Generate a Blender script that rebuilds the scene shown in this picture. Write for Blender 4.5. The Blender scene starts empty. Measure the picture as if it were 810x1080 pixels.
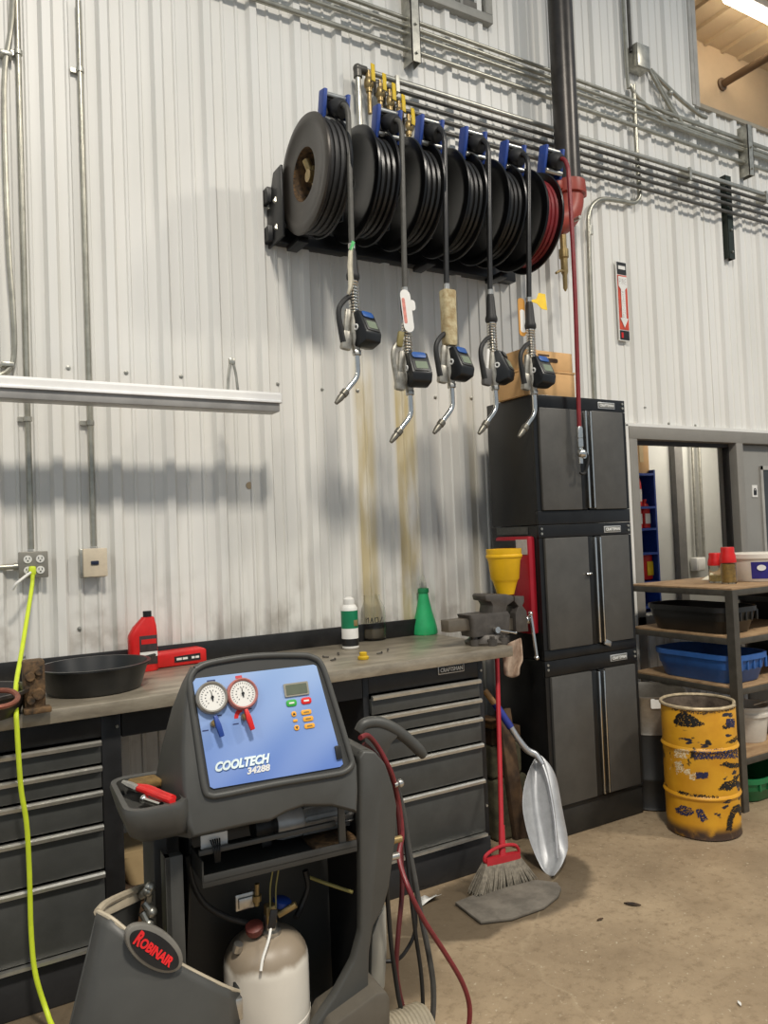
import bpy, bmesh, math, random
from mathutils import Vector, Matrix, Euler
random.seed(7)
SC = bpy.context.scene
COL = SC.collection
PI = math.pi
# ------------------------------------------------------------------ camera
CAM = Vector((0, 0, 1.62))
YAW, PITCH, ROLL, FPX = math.radians(30.39), math.radians(1.786), math.radians(-2.328), 811.0
FW = Vector((math.sin(YAW) * math.cos(PITCH), math.cos(YAW) * math.cos(PITCH), math.sin(PITCH)))
_r0 = Vector((math.cos(YAW), -math.sin(YAW), 0))
_u0 = _r0.cross(FW)
RT = _r0 * math.cos(ROLL) + _u0 * math.sin(ROLL)
UP = -_r0 * math.sin(ROLL) + _u0 * math.cos(ROLL)
cd = bpy.data.cameras.new('camera')
cam = bpy.data.objects.new('camera', cd)
COL.objects.link(cam)
cam.matrix_world = Matrix(((RT.x, UP.x, -FW.x, CAM.x), (RT.y, UP.y, -FW.y, CAM.y), (RT.z, UP.z, -FW.z, CAM.z), (0, 0, 0, 1)))
cd.sensor_width = 36
cd.lens = FPX / 1080 * 36
cd.clip_start = 0.05
SC.camera = cam
# ------------------------------------------------------------------ world, lamps, exposure
SC.view_settings.view_transform = 'Standard'
SC.view_settings.look = 'None'
SC.view_settings.gamma = 1
SC.view_settings.use_curve_mapping = False
SC.view_settings.exposure = 0.0
wd = bpy.data.worlds.new('world')
SC.world = wd
wd.use_nodes = True
wd.node_tree.nodes['Background'].inputs[0].default_value = (0.86, 0.97, 1.08, 1)
wd.node_tree.nodes['Background'].inputs[1].default_value = 0.39
def area_lamp(name, loc, target, size, power, col=(1, 0.93, 0.82), spread=180):
    l = bpy.data.lights.new(name, 'AREA')
    l.shape = 'SQUARE'
    l.size = size
    l.energy = power
    l.color = col
    l.spread = math.radians(spread)
    o = bpy.data.objects.new(name, l)
    COL.objects.link(o)
    o.location = loc
    o.rotation_euler = (Vector(target) - Vector(loc)).to_track_quat('-Z', 'Y').to_euler()
    return o
area_lamp('high_bay_lamp', (0.5, -1.1, 7.1), (0.6, 0.3, 0.0), 0.7, 262, spread=140)
area_lamp('high_bay_lamp', (6.2, -1.1, 7.0), (6.0, 0.3, 0.0), 0.7, 225, spread=140)
area_lamp('high_bay_lamp', (-5.0, -1.1, 7.0), (-5.0, 0.3, 0.0), 0.7, 90, spread=140)
area_lamp('office_fill_light', (6.3, 4.3, 2.72), (6.3, 4.6, 0), 0.7, 26)  # added unseen light that brightens the parts room behind the window

# ------------------------------------------------------------------ rays through the calibrated camera
def ray(px, py): return FW + RT * ((px - 405) / FPX) - UP * ((py - 540) / FPX)
def OZ(px, py, z):
    d = ray(px, py); return CAM + d * ((z - CAM.z) / d.z)
def OY(px, py, y):
    d = ray(px, py); return CAM + d * (y / d.y)
def OX(px, py, x):
    d = ray(px, py); return CAM + d * (x / d.x)
def DP(px, py, dep): return CAM + ray(px, py) * dep

# ------------------------------------------------------------------ materials
def lin(c):
    c = c / 255.0
    return c / 12.92 if c <= 0.04045 else ((c + 0.055) / 1.055) ** 2.4
def rgb(r, g, b): return (lin(r), lin(g), lin(b), 1)
MATS = {}
def mat(name, c, rough=0.5, metal=0.0, var=0.12, scale=8.0, bump=0.0, c2=None, lo=0.35, hi=0.65, detail=5, stretch=(1, 1, 1), spec=None, coat=0):
    if name in MATS: return MATS[name]
    m = bpy.data.materials.new(name)
    m.use_nodes = True
    n, l = m.node_tree.nodes, m.node_tree.links
    b = n['Principled BSDF']
    b.inputs['Roughness'].default_value = rough
    b.inputs['Metallic'].default_value = metal
    if spec is not None: b.inputs['Specular IOR Level'].default_value = spec
    if coat: b.inputs['Coat Weight'].default_value = coat
    tc = n.new('ShaderNodeTexCoord'); mp = n.new('ShaderNodeMapping')
    mp.inputs['Scale'].default_value = stretch
    l.new(tc.outputs['Object'], mp.inputs[0])
    no = n.new('ShaderNodeTexNoise')
    no.inputs['Scale'].default_value = scale
    no.inputs['Detail'].default_value = detail
    no.inputs['Roughness'].default_value = 0.65
    l.new(mp.outputs[0], no.inputs['Vector'])
    cr = n.new('ShaderNodeValToRGB')
    c = rgb(*c)
    if c2 is None:
        a = tuple(x * (1 - var) for x in c[:3]) + (1,); d = tuple(min(1, x * (1 + var)) for x in c[:3]) + (1,)
    else: a, d = rgb(*c2), c
    cr.color_ramp.elements[0].color = a; cr.color_ramp.elements[0].position = lo
    cr.color_ramp.elements[1].color = d; cr.color_ramp.elements[1].position = hi
    l.new(no.outputs['Fac'], cr.inputs[0])
    l.new(cr.outputs[0], b.inputs['Base Color'])
    if bump:
        bu = n.new('ShaderNodeBump'); bu.inputs['Strength'].default_value = bump; bu.inputs['Distance'].default_value = 0.01
        l.new(no.outputs['Fac'], bu.inputs['Height']); l.new(bu.outputs[0], b.inputs['Normal'])
    MATS[name] = m
    return m
def emit(name, c, s):
    m = bpy.data.materials.new(name); m.use_nodes = True
    b = m.node_tree.nodes['Principled BSDF']
    b.inputs['Base Color'].default_value = c; b.inputs['Emission Color'].default_value = c; b.inputs['Emission Strength'].default_value = s
    MATS[name] = m
    return m
def glass(name, c=(1, 1, 1, 1), rough=0.02, ior=1.45, thin=False, alpha=None):
    m = bpy.data.materials.new(name); m.use_nodes = True
    b = m.node_tree.nodes['Principled BSDF']
    b.inputs['Base Color'].default_value = c; b.inputs['Roughness'].default_value = rough
    b.inputs['Transmission Weight'].default_value = 1.0; b.inputs['IOR'].default_value = ior
    MATS[name] = m
    return m

# ------------------------------------------------------------------ mesh builder
def catmull(pts, sub=6):
    P = [Vector(p) for p in pts]
    if len(P) < 3: return P
    Q = [P[0] * 2 - P[1]] + P + [P[-1] * 2 - P[-2]]
    out = []
    for i in range(1, len(Q) - 2):
        a, b, c, d = Q[i - 1:i + 3]
        for k in range(sub):
            t = k / sub
            out.append(0.5 * (2 * b + (c - a) * t + (2 * a - 5 * b + 4 * c - d) * t * t + (3 * b - a - 3 * c + d) * t ** 3))
    out.append(P[-1])
    return out
def rrect(w, h, r, n=5, cx=0, cy=0):
    r = min(r, w / 2 - 1e-4, h / 2 - 1e-4); o = []
    for sx, sy, a0 in ((1, 1, 0), (-1, 1, 90), (-1, -1, 180), (1, -1, 270)):
        for k in range(n + 1):
            a = math.radians(a0 + 90 * k / n)
            o.append((cx + sx * (w / 2 - r) + r * math.cos(a), cy + sy * (h / 2 - r) + r * math.sin(a)))
    return o
def ell(a, b, n=32, cx=0, cy=0): return [(cx + a * math.cos(2 * PI * k / n), cy + b * math.sin(2 * PI * k / n)) for k in range(n)]
ORG = {}
class MB:
    def __init__(s, xf=None): s.bm = bmesh.new(); s.xf = xf
    def _face(s, vs):
        try: return s.bm.faces.new(vs)
        except ValueError: return None
    def box(s, c, d, rot=None, bev=0.0, seg=2):
        t = bmesh.new(); bmesh.ops.create_cube(t, size=1)
        bmesh.ops.scale(t, vec=Vector(d), verts=t.verts)
        if bev: bmesh.ops.bevel(t, geom=list(t.edges), offset=min(bev, min(d) * .49), segments=seg, affect='EDGES', profile=.5)
        M = Matrix.Translation(Vector(c))
        if rot is not None: M = M @ (rot.to_4x4() if isinstance(rot, Matrix) else Euler(rot).to_matrix().to_4x4())
        bmesh.ops.transform(t, matrix=M, verts=t.verts)
        return s.merge(t)
    def bx(s, x0, x1, y0, y1, z0, z1, bev=0.0):
        return s.box(((x0 + x1) / 2, (y0 + y1) / 2, (z0 + z1) / 2), (abs(x1 - x0), abs(y1 - y0), abs(z1 - z0)), None, bev)
    def merge(s, t):
        me = bpy.data.meshes.new('tmp'); t.to_mesh(me); t.free(); s.bm.from_mesh(me); bpy.data.meshes.remove(me); return s
    def loft(s, loops, cap0=True, cap1=True, close=True):
        R = [[s.bm.verts.new(Vector(p)) for p in L] for L in (loops[:-1] if loops[-1] is loops[0] else loops)]
        if loops[-1] is loops[0]: R.append(R[0])
        n = len(R[0])
        for a, b in zip(R, R[1:]):
            for i in range(n if close else n - 1):
                j = (i + 1) % n
                s._face((a[i], a[j], b[j], b[i]))
        if cap0: s._face(R[0][::-1])
        if cap1: s._face(R[-1])
        return s
    def cyl(s, p0, p1, r0, r1=None, n=20, cap=True):
        r1 = r0 if r1 is None else r1
        return s.lathe([(r0, 0), (r1, (Vector(p1) - Vector(p0)).length)], p0, Vector(p1) - Vector(p0), n, cap, cap)
    def lathe(s, prof, c, axis=(0, 0, 1), n=28, cap0=True, cap1=True):
        ax = Vector(axis).normalized()
        u = ax.orthogonal().normalized() if abs(ax.z) < .999 else Vector((1, 0, 0))
        v = ax.cross(u); c = Vector(c)
        return s.loft([[c + ax * z + (u * math.cos(2 * PI * k / n) + v * math.sin(2 * PI * k / n)) * max(r, 1e-4) for k in range(n)] for r, z in prof], cap0, cap1)
    def tube(s, pts, r, n=10, sub=6, cap=True):
        P = catmull(pts, sub) if sub else [Vector(p) for p in pts]
        rr = r if isinstance(r, (list, tuple)) else None
        T = []
        for i in range(len(P)):
            a = P[max(0, i - 1)]; b = P[min(len(P) - 1, i + 1)]
            t = (b - a); T.append(t.normalized() if t.length > 1e-9 else (T[-1] if T else Vector((0, 0, 1))))
        u = T[0].orthogonal().normalized(); loops = []
        for i, (p, t) in enumerate(zip(P, T)):
            u = (u - t * u.dot(t)); u = u.normalized() if u.length > 1e-6 else t.orthogonal().normalized()
            v = t.cross(u)
            if rr:
                f = i / (len(P) - 1) * (len(rr) - 1); k = min(int(f), len(rr) - 2); q = rr[k] + (rr[k + 1] - rr[k]) * (f - k)
            else: q = r
            loops.append([p + (u * math.cos(2 * PI * k / n) + v * math.sin(2 * PI * k / n)) * q for k in range(n)])
        return s.loft(loops, cap, cap)
    def prism(s, pts, M, d, bev=0.0, seg=2):
        t = bmesh.new()
        vs = [t.verts.new((p[0], p[1], 0)) for p in pts]
        f = t.faces.new(vs)
        r = bmesh.ops.extrude_face_region(t, geom=[f])
        bmesh.ops.translate(t, vec=(0, 0, d), verts=[v for v in r['geom'] if isinstance(v, bmesh.types.BMVert)])
        bmesh.ops.recalc_face_normals(t, faces=t.faces)
        if bev: bmesh.ops.bevel(t, geom=list(t.edges), offset=bev, segments=seg, affect='EDGES', profile=.5)
        bmesh.ops.transform(t, matrix=M, verts=t.verts)
        return s.merge(t)
    def ball(s, c, r, n=16, sc=(1, 1, 1)):
        t = bmesh.new(); bmesh.ops.create_uvsphere(t, u_segments=n, v_segments=max(6, n // 2), radius=r)
        bmesh.ops.transform(t, matrix=Matrix.Translation(Vector(c)) @ Matrix.Diagonal((sc[0], sc[1], sc[2], 1)), verts=t.verts)
        return s.merge(t)
    def torus(s, c, axis, R, r, n=32, m=8, a0=0, a1=360):
        ax = Vector(axis).normalized(); u = ax.orthogonal().normalized() if abs(ax.z) < .999 else Vector((1, 0, 0)); v = ax.cross(u); c = Vector(c)
        full = abs(a1 - a0) >= 360
        k = n if full else n + 1
        pts = [c + (u * math.cos(math.radians(a0 + (a1 - a0) * i / n)) + v * math.sin(math.radians(a0 + (a1 - a0) * i / n))) * R for i in range(k)]
        loops = []
        for i in range(k):
            d = (pts[i] - c).normalized()
            loops.append([pts[i] + (d * math.cos(2 * PI * j / m) + ax * math.sin(2 * PI * j / m)) * r for j in range(m)])
        if full: loops.append(loops[0])
        return s.loft(loops, not full, not full)
    def sheet(s, rows):
        R = [[s.bm.verts.new(Vector(p)) for p in L] for L in rows]
        for a, b in zip(R, R[1:]):
            for i in range(len(a) - 1): s._face((a[i], a[i + 1], b[i + 1], b[i]))
        return s
    def build(s, name, m, parent=None, ang=35, label=None, recalc=True, solid=0, stuff=None, weld=False, sub=0):
        if s.xf is not None: bmesh.ops.transform(s.bm, matrix=s.xf, verts=s.bm.verts)
        org = ORG.get(parent.name, Vector()) if parent is not None else None
        if org is None:
            org = Vector(); 
        bmesh.ops.translate(s.bm, vec=-org, verts=s.bm.verts)
        if weld: bmesh.ops.remove_doubles(s.bm, verts=s.bm.verts, dist=1e-6)
        if recalc: bmesh.ops.recalc_face_normals(s.bm, faces=s.bm.faces)
        me = bpy.data.meshes.new(name); s.bm.to_mesh(me); s.bm.free()
        me.shade_smooth(); me.set_sharp_from_angle(angle=math.radians(ang))
        o = bpy.data.objects.new(name, me); COL.objects.link(o)
        me.materials.append(m)
        if solid:
            md = o.modifiers.new('solid', 'SOLIDIFY'); md.thickness = solid; md.offset = 0
        if sub:
            md = o.modifiers.new('sub', 'SUBSURF'); md.levels = sub; md.render_levels = sub
        if parent is not None:
            o.parent = parent; ORG[o.name] = org
        else: ORG[o.name] = Vector()
        if label: o['label'] = label
        if stuff: o['kind'] = 'stuff'
        return o
def thing(name, label, cat, loc, group=None):
    o = bpy.data.objects.new(name, None); COL.objects.link(o)
    o.empty_display_size = .05
    o.location = Vector(loc); ORG[o.name] = Vector(loc)
    o['label'] = label; o['category'] = cat
    if group: o['group'] = group
    return o
def tag(o, label, cat, group=None, kind=None):
    o['label'] = label; o['category'] = cat
    if group: o['group'] = group
    if kind: o['kind'] = kind
    return o
def structure(o, label=None):
    o['kind'] = 'structure'
    if label: o['label'] = label
    return o
def frame(o, ex, ey, ez=None):
    ex = Vector(ex).normalized(); ey = Vector(ey); ey = (ey - ex * ey.dot(ex)).normalized(); ez = ex.cross(ey)
    o = Vector(o)
    return Matrix(((ex.x, ey.x, ez.x, o.x), (ex.y, ey.y, ez.y, o.y), (ex.z, ey.z, ez.z, o.z), (0, 0, 0, 1)))
def text(body, name, m, parent, M, width, height, depth=.0015, shear=0, bold=0, space=1.0, label=None):
    cu = bpy.data.curves.new(name, 'FONT'); cu.body = body; cu.size = 1; cu.extrude = .001; cu.shear = shear; cu.offset = bold; cu.space_character = space
    cu.align_x = 'LEFT'; cu.resolution_u = 3
    t = bpy.data.objects.new('tmp_text', cu); COL.objects.link(t)
    bpy.context.view_layer.update()
    me = bpy.data.meshes.new_from_object(t.evaluated_get(bpy.context.evaluated_depsgraph_get()))
    bpy.data.objects.remove(t); bpy.data.curves.remove(cu)
    xs = [v.co.x for v in me.vertices]; ys = [v.co.y for v in me.vertices]
    x0, x1, y0, y1 = min(xs), max(xs), min(ys), max(ys)
    org = ORG[parent.name]
    for v in me.vertices:
        p = M @ Vector(((v.co.x - (x0 + x1) / 2) / (x1 - x0) * width, (v.co.y - (y0 + y1) / 2) / (y1 - y0) * height, (v.co.z / .001) * depth / 2 + depth / 2))
        v.co = p - org
    me.name = name; me.materials.clear(); me.materials.append(m)
    o = bpy.data.objects.new(name, me); COL.objects.link(o); o.parent = parent; ORG[o.name] = org
    if label: o['label'] = label
    return o

# ------------------------------------------------------------------ common materials
W = 3.70
m_black = mat('black_paint', (26, 26, 27), .45, 0, .3, 20)
m_blackm = mat('black_metal', (22, 22, 23), .38, .2, .3, 14)
m_rub = mat('black_rubber', (30, 29, 28), .55, 0, .35, 30)
m_grey_hose = mat('grey_hose', (74, 72, 66), .5, 0, .2, 30)
m_galv = mat('galvanized', (176, 174, 164), .36, .75, .18, 22)
m_conduit = mat('conduit_steel', (168, 165, 152), .34, .7, .16, 16)
m_pipe = mat('dark_pipe', (92, 89, 83), .40, .4, .25, 16)
m_steel = mat('steel', (190, 188, 182), .30, .9, .15, 25)
m_chrome = mat('chrome', (214, 213, 208), .18, 1, .06, 25)
m_white = mat('white_plastic', (226, 224, 218), .45, 0, .05, 10)
m_blue = mat('blue_plastic', (28, 62, 140), .45, 0, .15, 12)
m_brass = mat('brass', (158, 136, 92), .38, .6, .2, 25)
m_yel = mat('yellow_handle', (222, 186, 30), .5, 0, .12, 20)
m_dgrey = mat('drawer_grey', (70, 71, 69), .42, .15, .12, 10)
m_doorg = mat('cabinet_grey', (78, 76, 72), .45, .1, .10, 9)
m_red = mat('red_plastic', (206, 28, 26), .4, 0, .1, 12)
m_redp = mat('red_paint', (150, 18, 34), .35, 0, .1, 8)
m_letter = mat('white_lettering', (222, 222, 218), .5, 0, .03)
m_alu = mat('aluminium', (196, 197, 198), .36, .85, .14, 18)
m_wood = mat('weathered_wood', (150, 112, 70), .75, 0, .3, 6, .3, c2=(78, 54, 34), stretch=(1, 1, 6))
m_oldw = mat('old_wood', (92, 68, 44), .8, 0, .3, 7, .4, c2=(38, 28, 20))
m_dirty = mat('rusty_grime', (120, 92, 60), .75, .1, .3, 30, .4, c2=(44, 36, 28))

# ------------------------------------------------------------------ wall of ribbed liner panels
def wall_material():
    m = bpy.data.materials.new('ribbed_liner_panel'); m.use_nodes = True
    n, l = m.node_tree.nodes, m.node_tree.links
    b = n['Principled BSDF']; b.inputs['Roughness'].default_value = .42
    tc = n.new('ShaderNodeTexCoord'); sx = n.new('ShaderNodeSeparateXYZ'); l.new(tc.outputs['Object'], sx.inputs[0])
    def noise(scale, st, det=5):
        mp = n.new('ShaderNodeMapping'); mp.inputs['Scale'].default_value = st; l.new(tc.outputs['Object'], mp.inputs[0])
        no = n.new('ShaderNodeTexNoise'); no.inputs['Scale'].default_value = scale; no.inputs['Detail'].default_value = det; l.new(mp.outputs[0], no.inputs['Vector'])
        return no.outputs['Fac']
    def mr(src, a, b_, c=0, d=1):
        r = n.new('ShaderNodeMapRange'); r.interpolation_type = 'SMOOTHSTEP'
        for k, v in zip((1, 2, 3, 4), (a, b_, c, d)): r.inputs[k].default_value = v
        l.new(src, r.inputs[0]); return r.outputs[0]
    def mul(a, b_):
        q = n.new('ShaderNodeMath'); q.operation = 'MULTIPLY'; l.new(a, q.inputs[0])
        if isinstance(b_, float): q.inputs[1].default_value = b_
        else: l.new(b_, q.inputs[1])
        return q.outputs[0]
    def mix(f, a, b_):
        q = n.new('ShaderNodeMix'); q.data_type = 'RGBA'; l.new(f, q.inputs['Factor'])
        for s, v in (('A', a), ('B', b_)):
            i = [x for x in q.inputs if x.name == s and x.type == 'RGBA'][0]
            if isinstance(v, tuple): i.default_value = v
            else: l.new(v, i)
        return [x for x in q.outputs if x.type == 'RGBA'][0]
    low = mr(sx.outputs['Z'], 2.2, 1.15)
    col = mix(mr(noise(1.6, (1, 1, .5)), .3, .75), rgb(228, 226, 220), rgb(219, 217, 210))
    streak = mr(noise(7, (3.5, 1, .22), 6), .47, .72)
    col = mix(mul(mul(streak, low), .28), col, rgb(150, 140, 122))
    dirt = mr(noise(5, (1, 1, 1), 8), .5, .72)
    col = mix(mul(mul(dirt, mr(sx.outputs['Z'], 1.6, 1.08)), .6), col, rgb(120, 106, 88))
    soot = mul(mr(sx.outputs['Z'], 1.45, 1.08), mul(mr(noise(9, (1, 1, .6), 8), .40, .7), mul(mr(sx.outputs['X'], .7, 1.1), mr(sx.outputs['X'], 3.1, 2.4))))
    col = mix(mul(soot, .5), col, rgb(92, 78, 60))
    for (pa, pb, st) in ((377, 398, .8), (419, 442, .85), (495, 505, .35)):
        xa, xb = OY(pa, 560, W).x, OY(pb, 560, W).x
        band = mul(mr(sx.outputs['X'], xa - .025, xa + .025), mr(sx.outputs['X'], xb + .025, xb - .025))
        st_ = mul(mul(band, mr(sx.outputs['Z'], 2.75, 2.35)), mr(noise(6, (2, 1, .35), 5), .25, .62))
        col = mix(mul(st_, st), col, rgb(186, 168, 116))
    l.new(col, b.inputs['Base Color'])
    return m
m_wall = wall_material()
RIBP, RIB0 = .2505, .484
def wall_strip(mb, x0, x1, z0, z1, y=W, h=.026):
    xs = [(x0, y)]
    k = math.floor((x0 - RIB0) / RIBP) - 1
    while RIB0 + k * RIBP < x1 + .3:
        c = RIB0 + k * RIBP
        prof = [(-.034, 0), (-.018, h), (.018, h), (.034, 0)]
        for q in (.088, .165): prof += [(q - .011, 0), (q - .005, .0075), (q + .005, .0075), (q + .011, 0)]
        for dx, d in prof:
            if x0 < c + dx < x1: xs.append((c + dx, y - d))
        k += 1
    xs.append((x1, y))
    xs.sort(key=lambda p: p[0])
    mb.sheet([[(x, yy, z0) for x, yy in xs], [(x, yy, z1) for x, yy in xs]])
OPX, OPZ = 5.075, 4.79          # opening of the mezzanine
FX0, FX1, FZ = 4.118, 6.40, 2.306   # steel frame with window and door
wb = MB()
wall_strip(wb, -2.2, FX0, 0, 6.9)
wall_strip(wb, FX0, OPX, FZ, 6.9)
wall_strip(wb, OPX, 9.0, FZ, OPZ)
wall_strip(wb, FX0, 5.32, 0, .95)
wall_strip(wb, FX1, 9.0, 0, FZ)
wall = structure(wb.build('wall_back', m_wall, recalc=False, ang=20), 'white ribbed sheet metal wall, stained above the workbench')
# screws seen on the wall
for i, (px, py) in enumerate([(72, 388), (133, 393), (191, 397), (293, 405), (24, 693), (84, 663), (340, 411), (377, 412), (459, 419), (497, 420), (680, 430), (705, 447), (733, 449)]):
    p = OY(px, py, W)
    MB().lathe([(.011, 0), (.011, .003), (.006, .004), (.006, .009), (.001, .010)], p, (0, -1, 0), 8).build('screw', m_galv, wall)
# old repair spots on the wall
MB().lathe([(.018, 0), (.018, .004), (.001, .005)], OY(263, 512, W), (0, -1, 0), 14).build('patch', mat('beige_patch', (170, 150, 120), .6), wall)

# ------------------------------------------------------------------ floor
def floor_material():
    m = bpy.data.materials.new('old_concrete'); m.use_nodes = True
    n, l = m.node_tree.nodes, m.node_tree.links
    b = n['Principled BSDF']
    tc = n.new('ShaderNodeTexCoord')
    def noise(scale, det=6, rough=.6):
        no = n.new('ShaderNodeTexNoise'); no.inputs['Scale'].default_value = scale; no.inputs['Detail'].default_value = det; no.inputs['Roughness'].default_value = rough
        l.new(tc.outputs['Object'], no.inputs['Vector']); return no.outputs['Fac']
    def ramp(src, a, b_, ca, cb):
        r = n.new('ShaderNodeValToRGB'); r.color_ramp.elements[0].position = a; r.color_ramp.elements[1].position = b_
        r.color_ramp.elements[0].color = ca; r.color_ramp.elements[1].color = cb; l.new(src, r.inputs[0]); return r.outputs[0]
    def mix(f, a, b_):
        q = n.new('ShaderNodeMix'); q.data_type = 'RGBA'; l.new(f, q.inputs['Factor'])
        for s, v in (('A', a), ('B', b_)):
            i = [x for x in q.inputs if x.name == s and x.type == 'RGBA'][0]
            if isinstance(v, tuple): i.default_value = v
            else: l.new(v, i)
        return [x for x in q.outputs if x.type == 'RGBA'][0]
    BW = ((0, 0, 0, 1), (1, 1, 1, 1))
    def math2(op, a, b_):
        q = n.new('ShaderNodeMath'); q.operation = op
        for i, v in enumerate((a, b_)):
            if isinstance(v, (int, float)): q.inputs[i].default_value = v
            else: l.new(v, q.inputs[i])
        return q.outputs[0]
    base = ramp(noise(2.2, 8), .33, .68, rgb(136, 118, 94), rgb(168, 148, 120))
    base = mix(ramp(noise(24, 6, .75), .50, .70, *BW), base, rgb(126, 108, 84))
    base = mix(ramp(noise(55, 3, .6), .64, .72, *BW), base, rgb(186, 172, 148))
    # oil soaked patches: round spots with ragged edges
    vd = n.new('ShaderNodeVectorMath'); vd.operation = 'ADD'
    nz = n.new('ShaderNodeTexNoise'); nz.inputs['Scale'].default_value = 5; nz.inputs['Detail'].default_value = 5; l.new(tc.outputs['Object'], nz.inputs['Vector'])
    sc = n.new('ShaderNodeVectorMath'); sc.operation = 'SCALE'; l.new(nz.outputs['Color'], sc.inputs[0]); sc.inputs['Scale'].default_value = .16
    l.new(tc.outputs['Object'], vd.inputs[0]); l.new(sc.outputs[0], vd.inputs[1])
    mask = None
    for (c, rx, ry) in (((2.2, 2.76), .42, .26), ((2.52, 2.86), .17, .20), ((1.9, 2.72), .30, .20), ((1.25, 2.75), .45, .45), ((.3, 2.6), .7, .5)):
        mp = n.new('ShaderNodeMapping'); mp.inputs['Location'].default_value = (-(c[0] + .08) / rx, -(c[1] + .08) / ry, -.0); mp.inputs['Scale'].default_value = (1 / rx, 1 / ry, 0)
        l.new(vd.outputs[0], mp.inputs[0])
        ln = n.new('ShaderNodeVectorMath'); ln.operation = 'LENGTH'; l.new(mp.outputs[0], ln.inputs[0])
        r = n.new('ShaderNodeMapRange'); r.interpolation_type = 'SMOOTHSTEP'
        for k, v in zip((1, 2, 3, 4), (1.08, .86, 0, 1)): r.inputs[k].default_value = v
        l.new(ln.outputs['Value'], r.inputs[0])
        mask = r.outputs[0] if mask is None else math2('MAXIMUM', mask, r.outputs[0])
    base = mix(math2('MULTIPLY', mask, .72), base, rgb(70, 60, 46))
    # thin cracks
    vo = n.new('ShaderNodeTexVoronoi'); vo.feature = 'DISTANCE_TO_EDGE'; vo.inputs['Scale'].default_value = .55; l.new(vd.outputs[0], vo.inputs['Vector'])
    base = mix(math2('MULTIPLY', ramp(vo.outputs['Distance'], .001, .005, BW[1], BW[0]), .22), base, rgb(190, 172, 142))
    l.new(base, b.inputs['Base Color'])
    b.inputs['Roughness'].default_value = .55
    bu = n.new('ShaderNodeBump'); bu.inputs['Strength'].default_value = .12; bu.inputs['Distance'].default_value = .01
    l.new(noise(40, 6), bu.inputs['Height']); l.new(bu.outputs[0], b.inputs['Normal'])
    return m
structure(MB().bx(-4, 10, -1.2, 5.6, -.1, 0).build('floor', floor_material()), 'worn brown concrete floor with oil stains')
structure(MB().bx(-2.2, FX0, 3.672, 3.70, 0, .12, .004).build('baseboard_back', mat('beige_curb', (150, 134, 108), .7)))

# ------------------------------------------------------------------ steel frame with window and door
m_frame = mat('grey_frame', (136, 132, 124), .5, .1, .06, 5)
ft = MB()
y0, y1 = W - .035, W + .12
ft.bx(FX0, FX0 + .078, y0, y1, 0, FZ, .004)
ft.bx(FX0, FX1, y0 - .002, y1, FZ - .088, FZ, .004)
ft.bx(5.275, 5.356, y0, y1, 0, FZ, .004)
ft.bx(6.30, FX1, y0, y1, 0, FZ, .004)
ft.bx(FX0, 5.30, y0, y1, .93, 1.0, .004)
structure(ft.build('trim_1', m_frame), 'grey steel frame around the window and the door')
structure(MB().bx(FX0 - .022, FX0, W - .03, W, 0, FZ + .01).bx(FX0 - .022, FX1, W - .03, W, FZ, FZ + .022).build('trim_2', m_wall))
w1 = structure(MB().bx(4.196, 5.275, W + .05, W + .056, 1.0, 2.22).build('window_1', glass('window_glass', (1, 1, 1, 1), .0, 1.02)), 'glazed window in a grey steel frame')
mb = MB()
mb.bx(4.196, 5.275, W + .03, W + .08, 2.19, 2.222); mb.bx(4.196, 4.21, W + .03, W + .08, 1, 2.2); mb.bx(5.261, 5.275, W + .03, W + .08, 1, 2.2)
mb.build('window_frame', mat('dark_gasket', (40, 38, 36), .6), w1)
dr = structure(MB().bx(5.362, 6.296, W + .02, W + .06, .01, 2.213, .003).build('door_1', mat('grey_door', (138, 136, 130), .5, 0, .05, 4)), 'grey steel door beside the window')
mb = MB(); mb.bx(5.62, 5.65, W + .004, W + .02, 1.0, 2.05); mb.bx(6.02, 6.05, W + .004, W + .02, 1.0, 2.05); mb.bx(5.62, 6.05, W + .004, W + .02, 2.02, 2.05); mb.bx(5.62, 6.05, W + .004, W + .02, 1.0, 1.03)
mb.build('window_frame', mat('door_window_frame', (168, 165, 158), .5), dr)
MB().bx(5.65, 6.02, W + .012, W + .02, 1.03, 2.02).build('pane', mat('dark_pane', (60, 62, 62), .1), dr)
# small notice on the door
p = OY(795.5, 518, W + .02)
t = thing('notice', 'small white notice with a black padlock sign on the grey door', 'sign', p)
MB().bx(p.x - .032, p.x + .032, W + .014, W + .02, p.z - .047, p.z + .047).build('plate', m_white, t)
MB().bx(p.x - .017, p.x + .017, W + .010, W + .014, p.z - .03, p.z + .006).torus((p.x, W + .0125, p.z + .008), (0, 1, 0), .012, .003, 16, 6).build('padlock_mark', m_black, t)

# ------------------------------------------------------------------ parts room seen through the window
m_liner = mat('grey_liner', (176, 176, 170), .5, 0, .05, 3)
mb = MB(); mb.bx(4.0, 9.6, 5.0, 5.05, 0, 2.9)
structure(mb.build('wall_office', m_liner), 'grey panelled wall of the parts room behind the window')
structure(MB().bx(4.0, 9.6, 3.9, 5.1, 2.9, 2.96).build('ceiling_office', mat('office_ceiling', (205, 198, 180), .7)))
structure(MB().bx(9.6, 9.66, 3.75, 5.1, 0, 2.9).build('wall_office_right', m_liner))
structure(MB().bx(3.9, 3.96, 3.75, 5.1, 0, 2.9).build('wall_office_left', m_liner))
mb = MB()
a, b_ = OY(708, 480, 4.97).x, OY(716, 480, 4.97).x
mb.bx(a, b_, 4.93, 4.99, 0, 2.9); structure(mb.build('trim_3', mat('dark_post', (104, 102, 98), .5)))
mb = MB(); a = OY(760, 500, 4.97).x
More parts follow.
